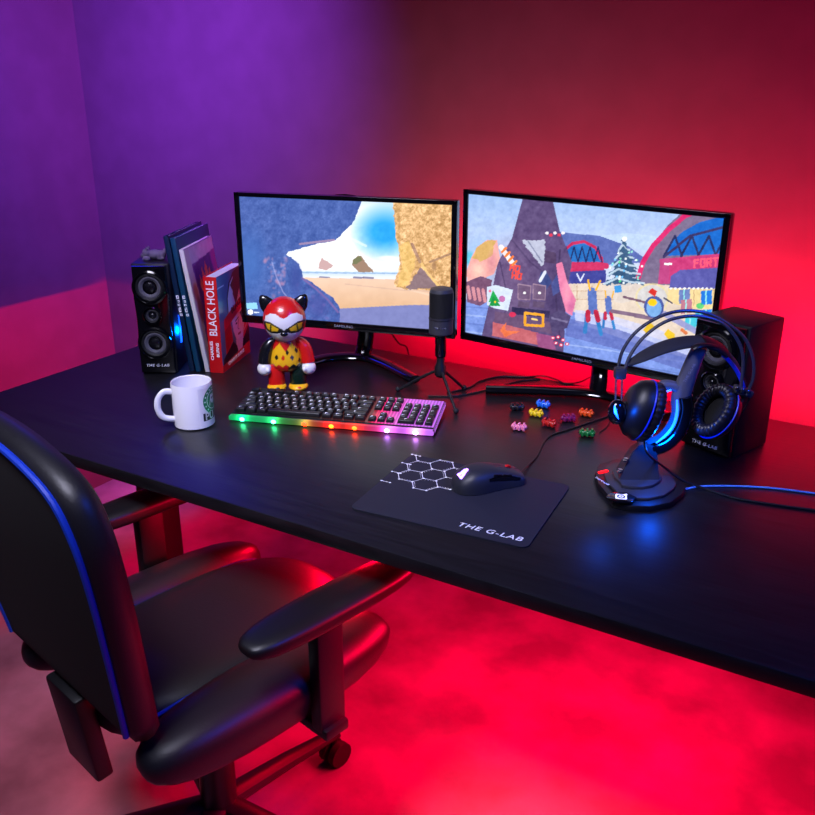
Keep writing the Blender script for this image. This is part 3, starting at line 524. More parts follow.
for px, c in ((243, (60, 255, 150)), (274.5, (60, 255, 150)), (305.5, (255, 30, 6)), (332, (255, 62, 8)), (355, (255, 50, 8)), (387, (200, 120, 255)), (415, (215, 130, 255))):
    x = (px - 228.5) / (433 - 228.5) * .438; x = max(.02, x * (1.03 - .03 * x / .438)); b = new(); ell(b, (0, 0, 0), (.0055, .0022, .0042), 12, 8)
    k = 'led_%d_%d' % (c[0], c[1]); mm = bpy.data.materials.get(k) or mat(k, c, .4, emit=c, es=22.0); o = obj('led', b, mm, kb); o.location = KT @ Vector((x, -.0032, .0080))
# keys
U = .0189; kn = 0; kmesh = {}
def keymesh(w, d):
    if (w, d) in kmesh: return kmesh[(w, d)]
    b = new(); box(b, (0, 0, .0045), (w * U - .0026, d * U - .0026, .008), .0012, 2, taper=(1 - .0036 / (w * U), 1 - .0046 / (d * U)))
    if w < 6: box(b, (-.0012, .002, .0086), (.0052, .0016, .0003), mi=1); box(b, (-.0026, -.0006, .0086), (.0016, .0042, .0003), mi=1)
    me = finish(b, 50); me.materials.append(M['key']); me.materials.append(M['white']); kmesh[(w, d)] = me; return me
rest = []
rows = [(5.25, [(0, 1)] + [(2 + i, 1) for i in range(4)] + [(6.5 + i, 1) for i in range(4)] + [(11 + i, 1) for i in range(4)]), (4, [(i, 1) for i in range(13)] + [(13, 2)]),
        (3, [(0, 1.5)] + [(1.5 + i, 1) for i in range(12)] + [(13.5, 1.5)]), (2, [(0, 1.75)] + [(1.75 + i, 1) for i in range(11)] + [(12.75, 2.25)]),
        (1, [(0, 2.25)] + [(2.25 + i, 1) for i in range(10)] + [(12.25, 2.75)]), (0, [(0, 1.25), (1.25, 1.25), (2.5, 1.25), (3.75, 6.25), (10, 1.25), (11.25, 1.25), (12.5, 1.25), (13.75, 1.25)])]
keys = [(x, r_, w, 1) for r_, l in rows for x, w in l]
for r_ in (5.25, 4, 3): keys += [(15.25 + i, r_, 1, 1) for i in range(3)]
keys += [(16.25, 1, 1, 1)] + [(15.25 + i, 0, 1, 1) for i in range(3)]
for r_ in (4, 3, 2, 1): keys += [(18.5 + i, r_, 1, 1) for i in range(3)]
keys += [(21.5, 4, 1, 1), (21.5, 2, 1, 2), (21.5, 0, 1, 2), (18.5, 0, 2, 1), (20.5, 0, 1, 1)]
far = sorted(range(len(keys)), key=lambda i: -keys[i][1] + keys[i][0] * .01)[:max(0, len(keys) - 100)]
for i, (x, r_, w, d) in enumerate(keys):
    if w == 1 and d == 2: cy = r_ + 1
    else: cy = r_ + d / 2
    p = KT @ Vector((.0065 + (x + w / 2) * U, .0195 + cy * U * .985, .0135))
    if i in far: rest.append(p); continue
    o = bpy.data.objects.new('key', keymesh(w, d)); COL.objects.link(o); o.parent = kb; o.location = p; o.rotation_euler = (R(3.6), 0, 0)
if rest:
    b = new()
    for p in rest: box(b, Vector(p) + Vector((0, 0, .0045)), (U - .0026, U - .0026, .008), .0012, 2, Matrix.Rotation(R(3.6), 4, 'X'))
    o = obj('keys', b, M['key'], kb); o['kind'] = 'stuff'
# ================================================================= MICROPHONE
mp = Vector((-.888, 1.645, DZ)); mic = thing('microphone', 'black condenser microphone on a small tripod between the monitors', 'microphone', mp, R(28))
b = new(); lathe(b, [(0, .150), (.024, .150), (.0265, .153), (.0265, .182)], 48, cap=False); lathe(b, [(.0265, .182), (.0262, .242), (.0235, .250), (.012, .2535), (0, .254)], 48, cap=False); obj('body', b, M['dgrey'], mic)
b = new()
for k in range(33):
    a0 = R(-152 + 124 * k / 32)
    pts = [(.0272 * math.cos(a0), .0272 * math.sin(a0), z) for z in np.linspace(.190, .243, 20)]
    tube(b, pts, .0006, 4)
for z in np.linspace(.190, .243, 24): tube(b, [(.0272 * math.cos(R(-152 + 124 * k / 20)), .0272 * math.sin(R(-152 + 124 * k / 20)), z) for k in range(21)], .0006, 4)
obj('grille', b, M['blkm'], mic)
b = new(); lathe(b, [(.0266, .184), (.0274, .184), (.0274, .1855), (.0266, .1855)], 48, cap=False); obj('trim_ring', b, M['blk'], mic)
me = text('THE G-LAB', .0045, .0002, sx=1.2)
for v in me.vertices: th = v.co.x / .0268 - PI / 2 - .05; v.co = Vector((.0269 * math.cos(th), .0269 * math.sin(th), v.co.y + .168))
obj('lettering', me, M['white'], mic)
b = new(); lathe(b, [(.0, .098), (.011, .098), (.0125, .102), (.0125, .151), (0, .151)], 24, cap=False); obj('stem', b, M['gloss'], mic)
b = new(); lathe(b, [(0, .05), (.008, .05), (.013, .056), (.013, .074), (.009, .082), (.009, .10), (0, .10)], 24, cap=False); obj('hub', b, M['blk'], mic)
inv = (T(*mp) @ Matrix.Rotation(R(28), 4, 'Z')).inverted()
for px, py in ((398, 391.5), (464, 390), (456, 413.5)):
    q = inv @ at(px, py); b = new(); d = Vector((q.x, q.y, 0)).normalized()
    tube(b, spline([d * .008 + Vector((0, 0, .064)), Vector((q.x, q.y, 0)) * .4 + Vector((0, 0, .045)), Vector((q.x * .97, q.y * .97, .006))], 8), .0034, 10); l = obj('leg', b, M['blk'], mic)
    b = new(); ell(b, (q.x, q.y, .006), (.006, .006, .006)); obj('rubber_foot', b, M['blkm'], l)
# ================================================================= MOUSE PAD
pp_ = Vector((-.616, 1.229, DZ)); PAG = R(5)
pad = thing('mouse_pad', 'dark mouse pad with hexagon print and white THE G-LAB lettering', 'mouse pad', pp_, PAG)
b = new(); prism(b, rrect(.312, .244, .014), .003, bev=.0008); obj('mat', b, M['rub'], pad)
def flat_line(bm, p, q, w, z=.0031):
    p = Vector((*p, z)); q = Vector((*q, z)); d = (q - p).normalized(); n = Vector((-d.y, d.x, 0)) * w / 2
    bm.faces.new([bm.verts.new(v) for v in (p - n, q - n, q + n, p + n)])
b = new(); RH = .0248; done = set(); dots = set(); zc = [.0031]
def zn(): zc[0] += .000002; return zc[0]
for i, j in [(0, 0), (-1, 0), (0, 1), (-1, 1), (0, 2), (-1, 2), (1, 0), (1, 1), (1, 2)]:
    cx = -.078 + i * 1.5 * RH - .0025 * (j + .5 * (i % 2)); cy = .0135 + j * 1.732 * RH + (.866 * RH if i % 2 else 0)
    for k in range(6):
        p, q = [(cx + RH * math.cos(R(60 * m)) , cy + RH * math.sin(R(60 * m))) for m in (k, k + 1)]
        kid = (round((p[0] + q[0]) / 2 / .004), round((p[1] + q[1]) / 2 / .004))
        if any((kid[0] + a, kid[1] + c) in done for a in (-1, 0, 1) for c in (-1, 0, 1)) or not all(-.1600 < v[0] < .16 and -.12 < v[1] < .1215 for v in (p, q)): continue
        done.add(kid); flat_line(b, p, q, .0011, zn())
        for v in (p, q):
            did = (round(v[0] / .004), round(v[1] / .004))
            if any((did[0] + a, did[1] + c) in dots for a in (-1, 0, 1) for c in (-1, 0, 1)): continue
            dots.add(did); bmesh.ops.create_circle(b, cap_ends=True, radius=.0023, segments=8, matrix=T(v[0], v[1], zn()))
        if (i + j + k) % 2:
            p2 = (cx + .84 * (p[0] - cx), cy + .84 * (p[1] - cy)); q2 = (cx + .84 * (q[0] - cx), cy + .84 * (q[1] - cy))
            for t in range(4): a, c_ = t / 4 + .03, t / 4 + .15; flat_line(b, (p2[0] + (q2[0] - p2[0]) * a, p2[1] + (q2[1] - p2[1]) * a), (p2[0] + (q2[0] - p2[0]) * c_, p2[1] + (q2[1] - p2[1]) * c_), .0008, zn())
for k in range(4):
    p = (-.1545, -.006 + .0425 * k); q = (-.137, -.007 + .0425 * k); flat_line(b, p, q, .0013, zn())
    for v in (p, q): bmesh.ops.create_circle(b, cap_ends=True, radius=.0022, segments=8, matrix=T(v[0], v[1], zn()))
obj('hexagon_print', b, M['white'], pad, smooth=False)
obj('lettering', text('THE G-LAB', .0185, .0001, shear=.15, sx=1.12, space=1.12, bold=.00012), M['white'], pad, (.086, -.0985, .0032), (0, 0, R(-2)))
# ================================================================= MOUSE
a_, c_ = at(447, 484), at(524, 470); ma = math.atan2((c_ - a_).y, (c_ - a_).x) + R(1)
mo = thing('mouse', 'black gaming mouse with a glowing violet logo on the mouse pad', 'mouse', at(486, 487) + Vector((0, .004, .003)), ma)
b = new(); ML = .066
prof = [(-1.0, .0, .0), (-.97, .4, .35), (-.85, .72, .66), (-.6, .93, .93), (-.3, .98, 1.0), (0, .92, .97), (.3, .88, .84), (.6, .9, .68), (.85, .86, .52), (.96, .7, .42), (1.0, .0, .2)]
pp = spline(prof, 5); rings = []
for p in pp:
    w = max(p.y, 0.01) * .034; hh = max(p.z, .02) * .039; ring = []
    for k in range(25):
        a = PI * k / 24; cx, sz = math.cos(a), math.sin(a); ring.append(b.verts.new((p.x * ML, w * (abs(cx) ** .7) * (1 if cx > 0 else -1), .001 + hh * (sz ** .62))))
    rings.append(ring)
for r1, r2 in zip(rings, rings[1:]):
    for k in range(24): b.faces.new((r1[k], r1[k + 1], r2[k + 1], r2[k]))
    b.faces.new((r1[0], r2[0], r2[24], r1[24]))
b.faces.new(rings[0]); b.faces.new(rings[-1]); obj('shell', b, mat('soft_touch_black', (30, 32, 42), .5), mo, angle=60)
def surf(x, fy):               # point on mouse shell top
    p = min(pp, key=lambda p: abs(p.x * ML - x)); cx = fy; sz = math.sqrt(max(0, 1 - min(1, abs(cx) ** (1 / .7)) ** 2)); return Vector((x, cx * max(p.y, 0) * .034, .001 + p.z * .039 * sz ** .62))
b = new(); tube(b, [surf(x, -.93) + Vector((0, -.0008, .0)) for x in np.linspace(-.012, .05, 16)], [(.0012, .006 - .003 * abs(i / 7.5 - 1)) for i in range(16)], 8, upv=(0, 0, 1)); obj('side_grip', b, M['gloss'], mo)
for x0 in (-.002, .017):
    b = new(); tube(b, [surf(x, -.86) + Vector((0, -.001, .001)) for x in np.linspace(x0, x0 + .016, 6)], [(.0015, .002)] * 6, 8, upv=(0, 0, 1)); obj('side_button', b, M['gloss'], mo)
b = new(); lathe(b, [(0, -.003), (.0065, -.003), (.0075, 0), (.0065, .003), (0, .003)], 20, T(.040, 0, .0245) @ Matrix.Rotation(PI / 2, 4, 'X'), cap=False); obj('scroll_wheel', b, mat('red_wheel', (190, 10, 16), .4), mo)
b = new(); tube(b, [surf(x, 0) + Vector((0, 0, .0001)) for x in np.linspace(.012, .06, 14)], .0005, 6); obj('button_seam', b, M['blkm'], mo)
b = new()
def logo_pt(u, v): p = surf(-.049 + u, v - .12); return p + Vector((-.0004, 0, .0009))
for (u0, v0), (u1, v1), w in (((-.008, -.30), (.009, .06), .0018), ((.009, .06), (-.008, .20), .0024), ((-.007, -.22), (-.006, .16), .0020), ((-.004, -.16), (.004, .04), .0024)):
    tube(b, [logo_pt(u0 + (u1 - u0) * t, v0 + (v1 - v0) * t) for t in np.linspace(0, 1, 8)], w, 6)
obj('glowing_logo', b, M['ledv'], mo)
# ================================================================= HEADSET STAND + HEADSET
HO = Vector((-.367, 1.429, DZ)); HA = R(30.6)
def hp(x, y, yo=0.0): return on_plane(x, y, HO, HA, yo)
st = thing('headset_stand', 'black headset stand with angular base, grey arm and blue light arc', 'headset stand', HO, HA)
ih = (T(*HO) @ Matrix.Rotation(HA, 4, 'Z')).inverted()
outl = [(594.5, 478), (598, 490), (609, 501), (612, 508), (628, 511.5), (651, 512), (670, 508), (682, 499), (685, 493), (678, 480), (664, 470), (640, 463), (615, 464), (599, 469)]
bp_ = [ih @ at(x, y) for x, y in outl]; cxy = sum(bp_, Vector()) / len(bp_)
b = new(); prism(b, [(p.x, p.y) for p in bp_], .011, bev=.002); obj('base', b, M['blk'], st)
top = [(cxy.x + (p.x - cxy.x) * .80, cxy.y + (p.y - cxy.y) * .78) for p in bp_]
b = new(); prism(b, top, .006, T(0, 0, .0105), bev=.002); prism(b, [(cxy.x + (p.x - cxy.x) * .55 - .003, cxy.y + .006 + (p.y - cxy.y) * .5) for p in bp_], .007, T(0, 0, .0155), bev=.0015); obj('base_step', b, M['dgrey'], st)
e1 = ih @ at(621, 498, .017); b = new(); prism(b, [(.026 * math.cos(R(60 * k)), .021 * math.sin(R(60 * k))) for k in range(6)], .0025, T(e1.x, e1.y, .0165), bev=.0006); lp = obj('logo_plate', b, M['gloss'], st)
b = new(); mx = T(e1.x, e1.y, .0192) @ Matrix.Rotation(R(-12), 4, 'Z'); prism(b, rrect(.019, .018, .003), .0004, mx); obj('emblem', b, M['glow_white'], lp)
b = new(); lathe(b, [(.0066, 0), (.0066, .0004), (.0045, .0004), (.0045, 0)], 24, T(e1.x, e1.y, .0197), cap=False); lathe(b, [(0, .0004), (.0014, .0004), (.0014, 0)], 16, T(e1.x, e1.y, .0197), cap=False); obj('emblem_ring', b, M['blkm'], lp)
b = new(); prism(b, [(.0, 0), (.006, .004), (.004, .006), (-.001, .003)], .0004, mx @ T(.005, .007, 0)); obj('emblem_flag', b, M['glow_white'], lp)
e2 = ih @ at(601, 483, .013); obj('lettering', text('THE G-LAB', .0062, .0003, sx=1.2), M['white'], st, (e2.x + .001, e2.y - .002, .0178), (0, 0, R(-62)))
e3 = ih @ at(603, 474, .013); b = new(); box(b, (e3.x, e3.y, .0175), (.02, .006, .003), .001, rot=Matrix.Rotation(R(28), 4, 'Z')); obj('status_light', b, M['ledr'], st)
# column: tapered wedge
def loft(b, secs, mi=0, caps=True):
    rr = [[b.verts.new(v) for v in s] for s in secs]; n = len(rr[0])
    for a, c in zip(rr, rr[1:]):
        for k in range(n): b.faces.new((a[k], a[(k + 1) % n], c[(k + 1) % n], c[k])).material_index = mi
    if caps: b.faces.new(rr[0]); b.faces.new(rr[-1])
    return b
def sec(xl, xr, yl, d0, d1):  # quad at photo row: left px, right px, depth range
    pl_, pr_ = hp(xl, yl, 0), hp(xr, yl, 0); z = pl_.z; return [Vector((pl_.x, d0, z)), Vector((pr_.x, d0, z)), Vector((pr_.x + .006, d1, z)), Vector((pl_.x + .006, d1, z))]
b = new(); s0 = sec(614, 656, 484, -.022, .03); s1 = sec(621, 656, 466, -.018, .026); s2 = sec(630, 655, 450, -.014, .02); s3 = sec(638, 654, 443, -.010, .014)
for s, z in ((s0, .016),):
    for v in s: v.z = z
loft(b, [s0, s1, s2, s3]); bmesh.ops.bevel(b, geom=list(b.edges), offset=.0015, segments=2, affect='EDGES'); obj('column', b, M['dgrey'], st)
for py, px in ((461, 624.5), (472, 619)):  # steel bars added where the column's buttons glint
    p = hp(px, py, -.018); 
    for dz in (0, .004):
        b = new(); box(b, (p.x + .001 + dz * .4, -.0165, p.z + dz), (.007, .008, .0016), .0004); obj('button_glint', b, M['steel'], st)
# crescent hoop + arm
cre = spline([hp(649, 448, .004), hp(664, 441, .004), hp(676, 427, .004), hp(682, 410, .004), hp(681, 396, .004), hp(687, 378, .004), hp(694, 360, .004), hp(700, 347, .004)], 8)
n = len(cre); b = new()
tube(b, cre, [((.0175 if i < 24 else .0185 - .006 * (i - 24) / 32) , .011) for i in range(n)], 14, upv=(0, 1, 0)); obj('arm', b, M['mgrey'], st)
cr2 = spline([hp(652, 449, -.001), hp(667, 443, -.001), hp(680, 429, -.001), hp(686, 410, -.001), hp(685, 396, -.001)], 8)
b = new(); tube(b, cr2, [(.013, .0125)] * len(cr2), 14, upv=(0, 1, 0)); obj('arm_shell', b, M['gloss'], st)
b = new(); tube(b, spline([hp(683, 391, .004), hp(673, 386, .004), hp(664, 385, .004), hp(657, 390, .004)], 6), [(.009, .009)] * 19, 12, upv=(0, 1, 0)); tube(b, spline([hp(659, 388, .004), hp(655, 400, .006), hp(652, 414, .008)], 6), [(.005, .008)] * 13, 10, upv=(0, 1, 0)); obj('arm_branch', b, M['mgrey'], st)
b = new(); tube(b, spline([hp(677, 400, -.014), hp(677, 412, -.0155), hp(674, 424, -.016), hp(667, 434, -.016), hp(656, 443, -.0145)], 8), [.0008 + .0016 * math.sin(PI * (.15 + .85 * i / 32)) + .0006 * (i / 32) for i in range(33)], 10); obj('light_arc', b, M['ledw'], st)
b = new(); tube(b, spline([hp(663, 396, -.008), hp(667, 391.5, -.009), hp(671, 390, -.009)], 6), .0018, 8); obj('inner_light', b, M['ledw'], st)
b = new(); tube(b, spline([hp(692, 349, -.02), hp(700, 345.5, -.018), hp(713, 346, .0), hp(722, 351, .02)], 6), [(.008, .004)] * 19, 12, upv=(0, 0, 1)); obj('hook', b, M['blk'], st)
obj('lettering', text('THE G-LAB', .006, .0003, sx=1.2), M['brand'], st, hp(689.5, 373, -.0125), (PI / 2, -R(66), 0))
# headset
hs = thing('headset', 'black headset with blue lit cup and wire bands hanging on the stand', 'headset', HO, HA)
w1 = [(617.6, 369), (623, 350), (637, 331), (659, 317), (681, 311), (706, 313), (728, 324), (745, 339), (753, 358.5), (753, 378), (746, 395)]
w2 = [(624.5, 370), (631, 354), (645, 336), (667, 321), (693, 316), (718, 321), (735, 336), (743, 357), (741, 387)]
def wire(w, y0): 
    n = len(w) - 1; return spline([hp(x, y, y0 + .015 * math.sin(PI * i / n)) for i, (x, y) in enumerate(w)], 6)
for w, y0 in ((w1, -.006), (w2, -.016)):
    p = wire(w, y0); b = new(); tube(b, p, .0029, 8); obj('wire_band', b, M['dsteel'], hs)
# suspension strap
sp = spline([hp(628, 364, -.010), hp(642, 357, -.012), hp(662, 348, -.008), hp(684, 342.5, 0), hp(704, 342, .008), hp(722, 350, .018), hp(736, 366, .022), hp(744, 385, .018)], 8)
b = new(); n = len(sp); tube(b, sp, [(.006 + .011 * math.sin(PI * min(1, i / (n - 1) * 1.02)) ** .6, .0045 + .0012 * math.sin(PI * i / (n - 1))) for i in range(n)], 16, upv=(.15, -.25, 1)); obj('head_strap', b, M['fab'], hs)
b = new(); seg_ = sp[31:42]; tube(b, [p + Vector((0, -.001, .001)) for p in seg_], [(.0205, .0066)] * len(seg_), 16, upv=(.15, -.25, 1)); obj('strap_cushion', b, M['blk'], hs)
b = new(); tube(b, [p + Vector((-.003, -.014, -.004)) for p in sp[40:62]], [(.002, .0035)] * 22, 8, upv=(0, 0, 1)); obj('strap_edge', b, M['bluetr'], hs)
def cup(cx, cy, yo, nrm, roll, name='cup', sc=1.0):
    p = hp(cx, cy, yo); z = Vector(nrm).normalized(); x = Vector((0, 0, 1)); x = (x - z * x.dot(z)).normalized(); y = z.cross(x); m = Matrix((x, y, z)).transposed().to_4x4(); m.translation = p; m = m @ Matrix.Rotation(R(roll), 4, 'Z') @ Matrix.Scale(sc, 4)
    b = new(); lathe(b, [(0, -.031), (.022, -.031), (.036, -.027), (.048, -.016), (.052, -.004), (.052, .0)], 48, m, sy=.78); o = obj('ear_cup', b, M['blk'], hs)
    b = new(); tube(b, [m @ Vector((.0525 * math.cos(t), .041 * math.sin(t), .001)) for t in np.linspace(0, 2 * PI, 49)], .0016, 8, cap=False); obj('blue_ring', b, M['bluetr'], o)
    b = new(); lathe(b, [(0, .001), (.030, .001), (.030, .003)], 40, m, sy=.78, cap=False); obj('speaker_cloth', b, M['mesh'], o)
    b = new(); N, K = 120, 14; rg = []
    for i in range(N):
        t = 2 * PI * i / N; pl_ = 1 + .07 * math.cos(t * 30); ring = []
        for k in range(K):
            a = 2 * PI * k / K; rr = .041 + .0115 * math.cos(a) * pl_; zz = .0115 + .0115 * math.sin(a) * pl_; ring.append(b.verts.new(m @ Vector((rr * math.cos(t), rr * .78 * math.sin(t), zz))))
        rg.append(ring)
    for i in range(N):
        for k in range(K): b.faces.new((rg[i][k], rg[(i + 1) % N][k], rg[(i + 1) % N][(k + 1) % K], rg[i][(k + 1) % K]))
    obj('ear_cushion', b, M['leather'], o); return m, o
m1, c1 = cup(642, 410, -.02, (.90, .05, -.28), 0, sc=1.02)
m2, c2 = cup(717, 412, .012, (-.78, -.36, .52), 0, sc=.94)
# left pod with blue light, rods, sliders, mic boom
pod = hp(617, 412, -.035); b = new(); ell(b, pod, (.016, .014, .022)); o = obj('mic_pod', b, M['gloss'], hs)
b = new(); tube(b, spline([hp(614.5, 405, -.05), hp(615.5, 412, -.0525), hp(618.5, 419, -.05)], 6), [.0006 + .0018 * math.sin(PI * i / 12) for i in range(13)], 8); obj('pod_light', b, M['ledw'], o)
b = new(); tube(b, [pod, m1 @ Vector((0, 0, -.022))], .011, 14); obj('pod_joint', b, M['blk'], hs)
for (a0, b0) in (((616, 378), (615.5, 400)), ((622, 379), (621.5, 402))):
    b = new(); tube(b, [hp(*a0, -.02), hp(*b0, -.032)], .0016, 8); obj('slider_rod', b, M['dsteel'], hs)
b = new(); p = hp(620, 373, -.012); box(b, p, (.020, .018, .020), .004); obj('slider', b, M['dgrey'], hs)
b = new(); p = hp(743, 391, 0.006); box(b, p, (.032, .02, .013), .003, rot=Matrix.Rotation(R(18), 4, 'Y')); sl = obj('slider', b, M['dgrey'], hs)
for k in range(3):
    b = new(); q = hp(737 + k * 5.5, 388.5 + k * 1.8, -.006); lathe(b, [(.0035, 0), (.0035, .002), (.002, .003), (0, .003)], 16, T(*q) @ Matrix.Rotation(PI / 2, 4, 'X'), cap=False); obj('rivet', b, M['steel'], sl)
b = new(); tube(b, spline([hp(744, 396, .006), hp(738, 408, .008), hp(728, 420, .010), hp(720, 424, .012)], 6), .003, 8); obj('cup_yoke', b, M['dsteel'], hs)
b = new(); tube(b, spline([hp(750, 396, .0), hp(745, 408, .002), hp(736, 420, .004)], 6), .0014, 8); obj('cup_wire', b, M['cable'], hs)
# ================================================================= CABLES
def cable(label, pts, r, m, name='cable', z=None):
    b = new(); P = []
    for p in pts:
        if len(p) == 2: v = at(p[0], p[1], r); P.append(v)
        else: P.append(Vector((p[0], p[1], p[2])))
    tube(b, spline(P, 8), r, 8); o = obj(name, b, m); tag(o, label, 'cable', None); return o
hw = lambda x, y, yo: tuple(T(*HO) @ Matrix.Rotation(HA, 4, 'Z') @ hp(x, y, yo))
cable('black headset cord dropping from the left cup to the right desk side', [hw(645, 437, -.03), hw(645, 446, -.036), hw(649, 455, -.04), tuple(at(664, 467, .035)), tuple(at(682, 480, .012)), (706, 489), (735, 498), (771, 504), (830, 512)], .0021, M['cable'])
cable('pale blue usb cable leading right from the headset stand base', [(686, 489), (700, 486.5), (730, 486), (771, 488), (820, 494)], .0019, M['cableb'])
cable('black mouse cord running from the mouse back to the toy bricks', [tuple(mo.location + Matrix.Rotation(ma, 4, 'Z') @ Vector((.065, 0, .009))), tuple(at(529, 464, .004)), (537, 456), (544, 442), (552, 435), (570, 429), (600, 419), (618, 413)], .0017, M['cable'])
cable('thin black cable lying on the desk behind the right monitor foot', [(447, 393), (470, 387), (480, 381), (500, 376.5), (525, 377), (543, 376), (557, 380), (566, 383.5), (580, 382), (592, 376)], .0016, M['cable'])
cable('thin black cable crossing under the microphone towards the right monitor', [(428, 396), (455, 396), (478, 392), (500, 386), (520, 381), (540, 379)], .0014, M['cable'])
cable('thin grey cable curving past the green toy brick', [(600, 432), (608, 425), (613, 412), (618, 408), (624, 405)], .0012, M['cable'])
cable('black power cable hanging behind the left monitor', [(-1.16, 1.80, DZ + .15), (-1.155, 1.83, DZ + .1), (-1.14, 1.88, DZ + .03), (-1.125, 1.905, DZ), (-1.12, 1.91, DZ - .15)], .002, M['cable'])
cable('black video cable hanging from the right side of the left monitor', [(-1.0, 1.80, DZ + .15), (-1.02, 1.86, DZ + .08), (-1.03, 1.905, DZ + .01), (-1.03, 1.91, DZ - .15)], .002, M['cable'])
# ================================================================= TOY BRICKS
def brick_bm():
    b = new(); box(b, (0, 0, .005), (.022, .010, .008), .0018); 
    for x in (-.0085, 0, .0085): box(b, (x, 0, .0095), (.0042, .008, .006), .0012); box(b, (x + .001, -.0055, .0045), (.0045, .005, .007), .0014)
    for x in (-.011, .011): ell(b, (x, 0, .006), (.0035, .0045, .0042), 12, 8)
    me = finish(b, 50); me.transform(Matrix.Diagonal((1.15, 1.2, 1.3, 1))); return me
for px, py, nm, c, a in ((517, 410, 'black', (20, 20, 24), 20), (543, 407, 'blue', (30, 110, 215), -8), (536, 416, 'yellow', (240, 205, 20), -5), (549, 426, 'red', (190, 28, 24), -12), (568, 421, 'purple', (130, 24, 84), 30), (586, 416, 'orange', (238, 84, 20), -6), (519, 430, 'pink', (236, 130, 165), 5), (587, 436, 'green', (22, 120, 54), 10)):
    me = brick_bm(); o = obj('toy_brick', me, mat(nm + '_brick', c, .35, coat=.2), None, at(px, py), (0, 0, R(a + 10)))
    where = {'black': 'leftmost at the monitor foot', 'blue': 'touching the monitor foot', 'yellow': 'in front of the blue one', 'red': 'in the middle of the scatter', 'purple': 'right of the red one', 'orange': 'near the monitor neck', 'pink': 'nearest the microphone side', 'green': 'nearest the headset stand'}[nm]
    tag(o, 'small knobbly %s plastic toy brick, %s' % (nm, where), 'toy brick', 'coloured toy bricks on the desk')
# ================================================================= CHAIR
CA = R(-13); cc = Vector((-.985, .955, 0)); ch = thing('gaming_chair', 'black gaming chair with blue piping pulled up to the desk corner', 'chair', cc, CA)
SZ = DZ - .235
def pillow(b, c, s, rot=None, n=3.0, mi=0, seg=32, rings=20):
    N0 = len(b.verts); vs = []
    ell(b, (0, 0, 0), (1, 1, 1), seg, rings, mi=mi); b.verts.ensure_lookup_table(); vs = b.verts[N0:]
    for v in vs:
        q = v.co.normalized(); k = (abs(q.x) ** n + abs(q.y) ** n + abs(q.z) ** n) ** (-1 / n); v.co = Vector((q.x * k * s[0], q.y * k * s[1], q.z * k * s[2]))
    bmesh.ops.transform(b, matrix=Matrix.Translation(c) @ (rot if rot is not None else Matrix.Identity(4)), verts=vs); return b
b = new(); pillow(b, (0, .03, SZ - .03), (.165, .262, .058), n=2.8); obj('seat', b, M['leather'], ch)
for s in (-1, 1):
    b = new(); pillow(b, (s * .19, .01, SZ - .03), (.062, .25, .055), Matrix.Rotation(s * R(14), 4, 'Y'), n=2.8); obj('seat_bolster', b, M['leather'], ch)
    b = new(); tube(b, spline([(s * .135, -.2, SZ - .004), (s * .137, 0, SZ + .006), (s * .137, .17, SZ + .003), (s * .14, .235, SZ - .02), (s * .14, .262, SZ - .055)], 6), .003, 8); obj('seat_piping', b, M['piping'], ch)
# backrest, leaning back slightly; outer leather rim + piping + inner mesh on the rear
BR = T(0, -.212, SZ + .045) @ Matrix.Rotation(R(8), 4, 'X')
out = [(-.20, -.02), (-.222, .12), (-.240, .26), (-.238, .35), (-.205, .41), (-.11, .44), (0, .447), (.11, .44), (.205, .41), (.238, .35), (.240, .26), (.222, .12), (.20, -.02)]
OP = [(p.x, p.y) for p in spline([(x, y, 0) for x, y in out], 6)]
Q = BR @ Matrix.Rotation(PI / 2, 4, 'X')
b = new(); prism(b, OP, .052, Q @ T(0, 0, -.012), bev=.02); obj('backrest', b, M['leather'], ch, angle=80)
br = bpy.data.objects[-1] if False else [o for o in ch.children if o.name.startswith('backrest')][0]
b = new(); IP = [(x * .92, .015 + y * .945) for x, y in OP]; prism(b, IP, .006, Q @ T(0, 0, .036), bev=.002); obj('rear_panel', b, M['mesh'], br)
b = new(); tube(b, [Q @ Vector((x * .925, .015 + y * .95, .041)) for x, y in OP], .005, 8); obj('piping', b, M['piping'], br)
b = new(); pillow(b, (0, .0, 0), (.15, .035, .17), n=3); bmesh.ops.transform(b, matrix=BR @ T(0, .02, .19), verts=b.verts); obj('lumbar_panel', b, M['leather'], br)
for s in (-1, 1):
    b = new(); pillow(b, (s * .262, .08, DZ - .10), (.040, .175, .018), n=3.5, rot=Matrix.Rotation(s * R(2), 4, 'Y')); ar = obj('armrest', b, M['blk'], ch)
    b = new(); box(b, (s * .262, .06, (SZ - .09 + DZ - .09) / 2), (.028, .055, DZ - SZ + .0), .006); box(b, (s * .2, .06, SZ - .09), (.17, .05, .02), .004); obj('armrest_post', b, M['blk'], ar)
b = new(); box(b, (0, -.01, SZ - .105), (.26, .3, .02), .004); obj('seat_plate', b, M['blk'], ch)
b = new(); box(b, (0, -.24, SZ - .06), (.1, .03, .17), .006, rot=Matrix.Rotation(R(6), 4, 'X')); obj('back_bracket', b, M['blk'], ch)
b = new(); lathe(b, [(0, .09), (.034, .09), (.034, .24), (.022, .245), (.022, SZ - .11), (0, SZ - .11)], 24, cap=False); obj('gas_lift', b, M['blk'], ch)
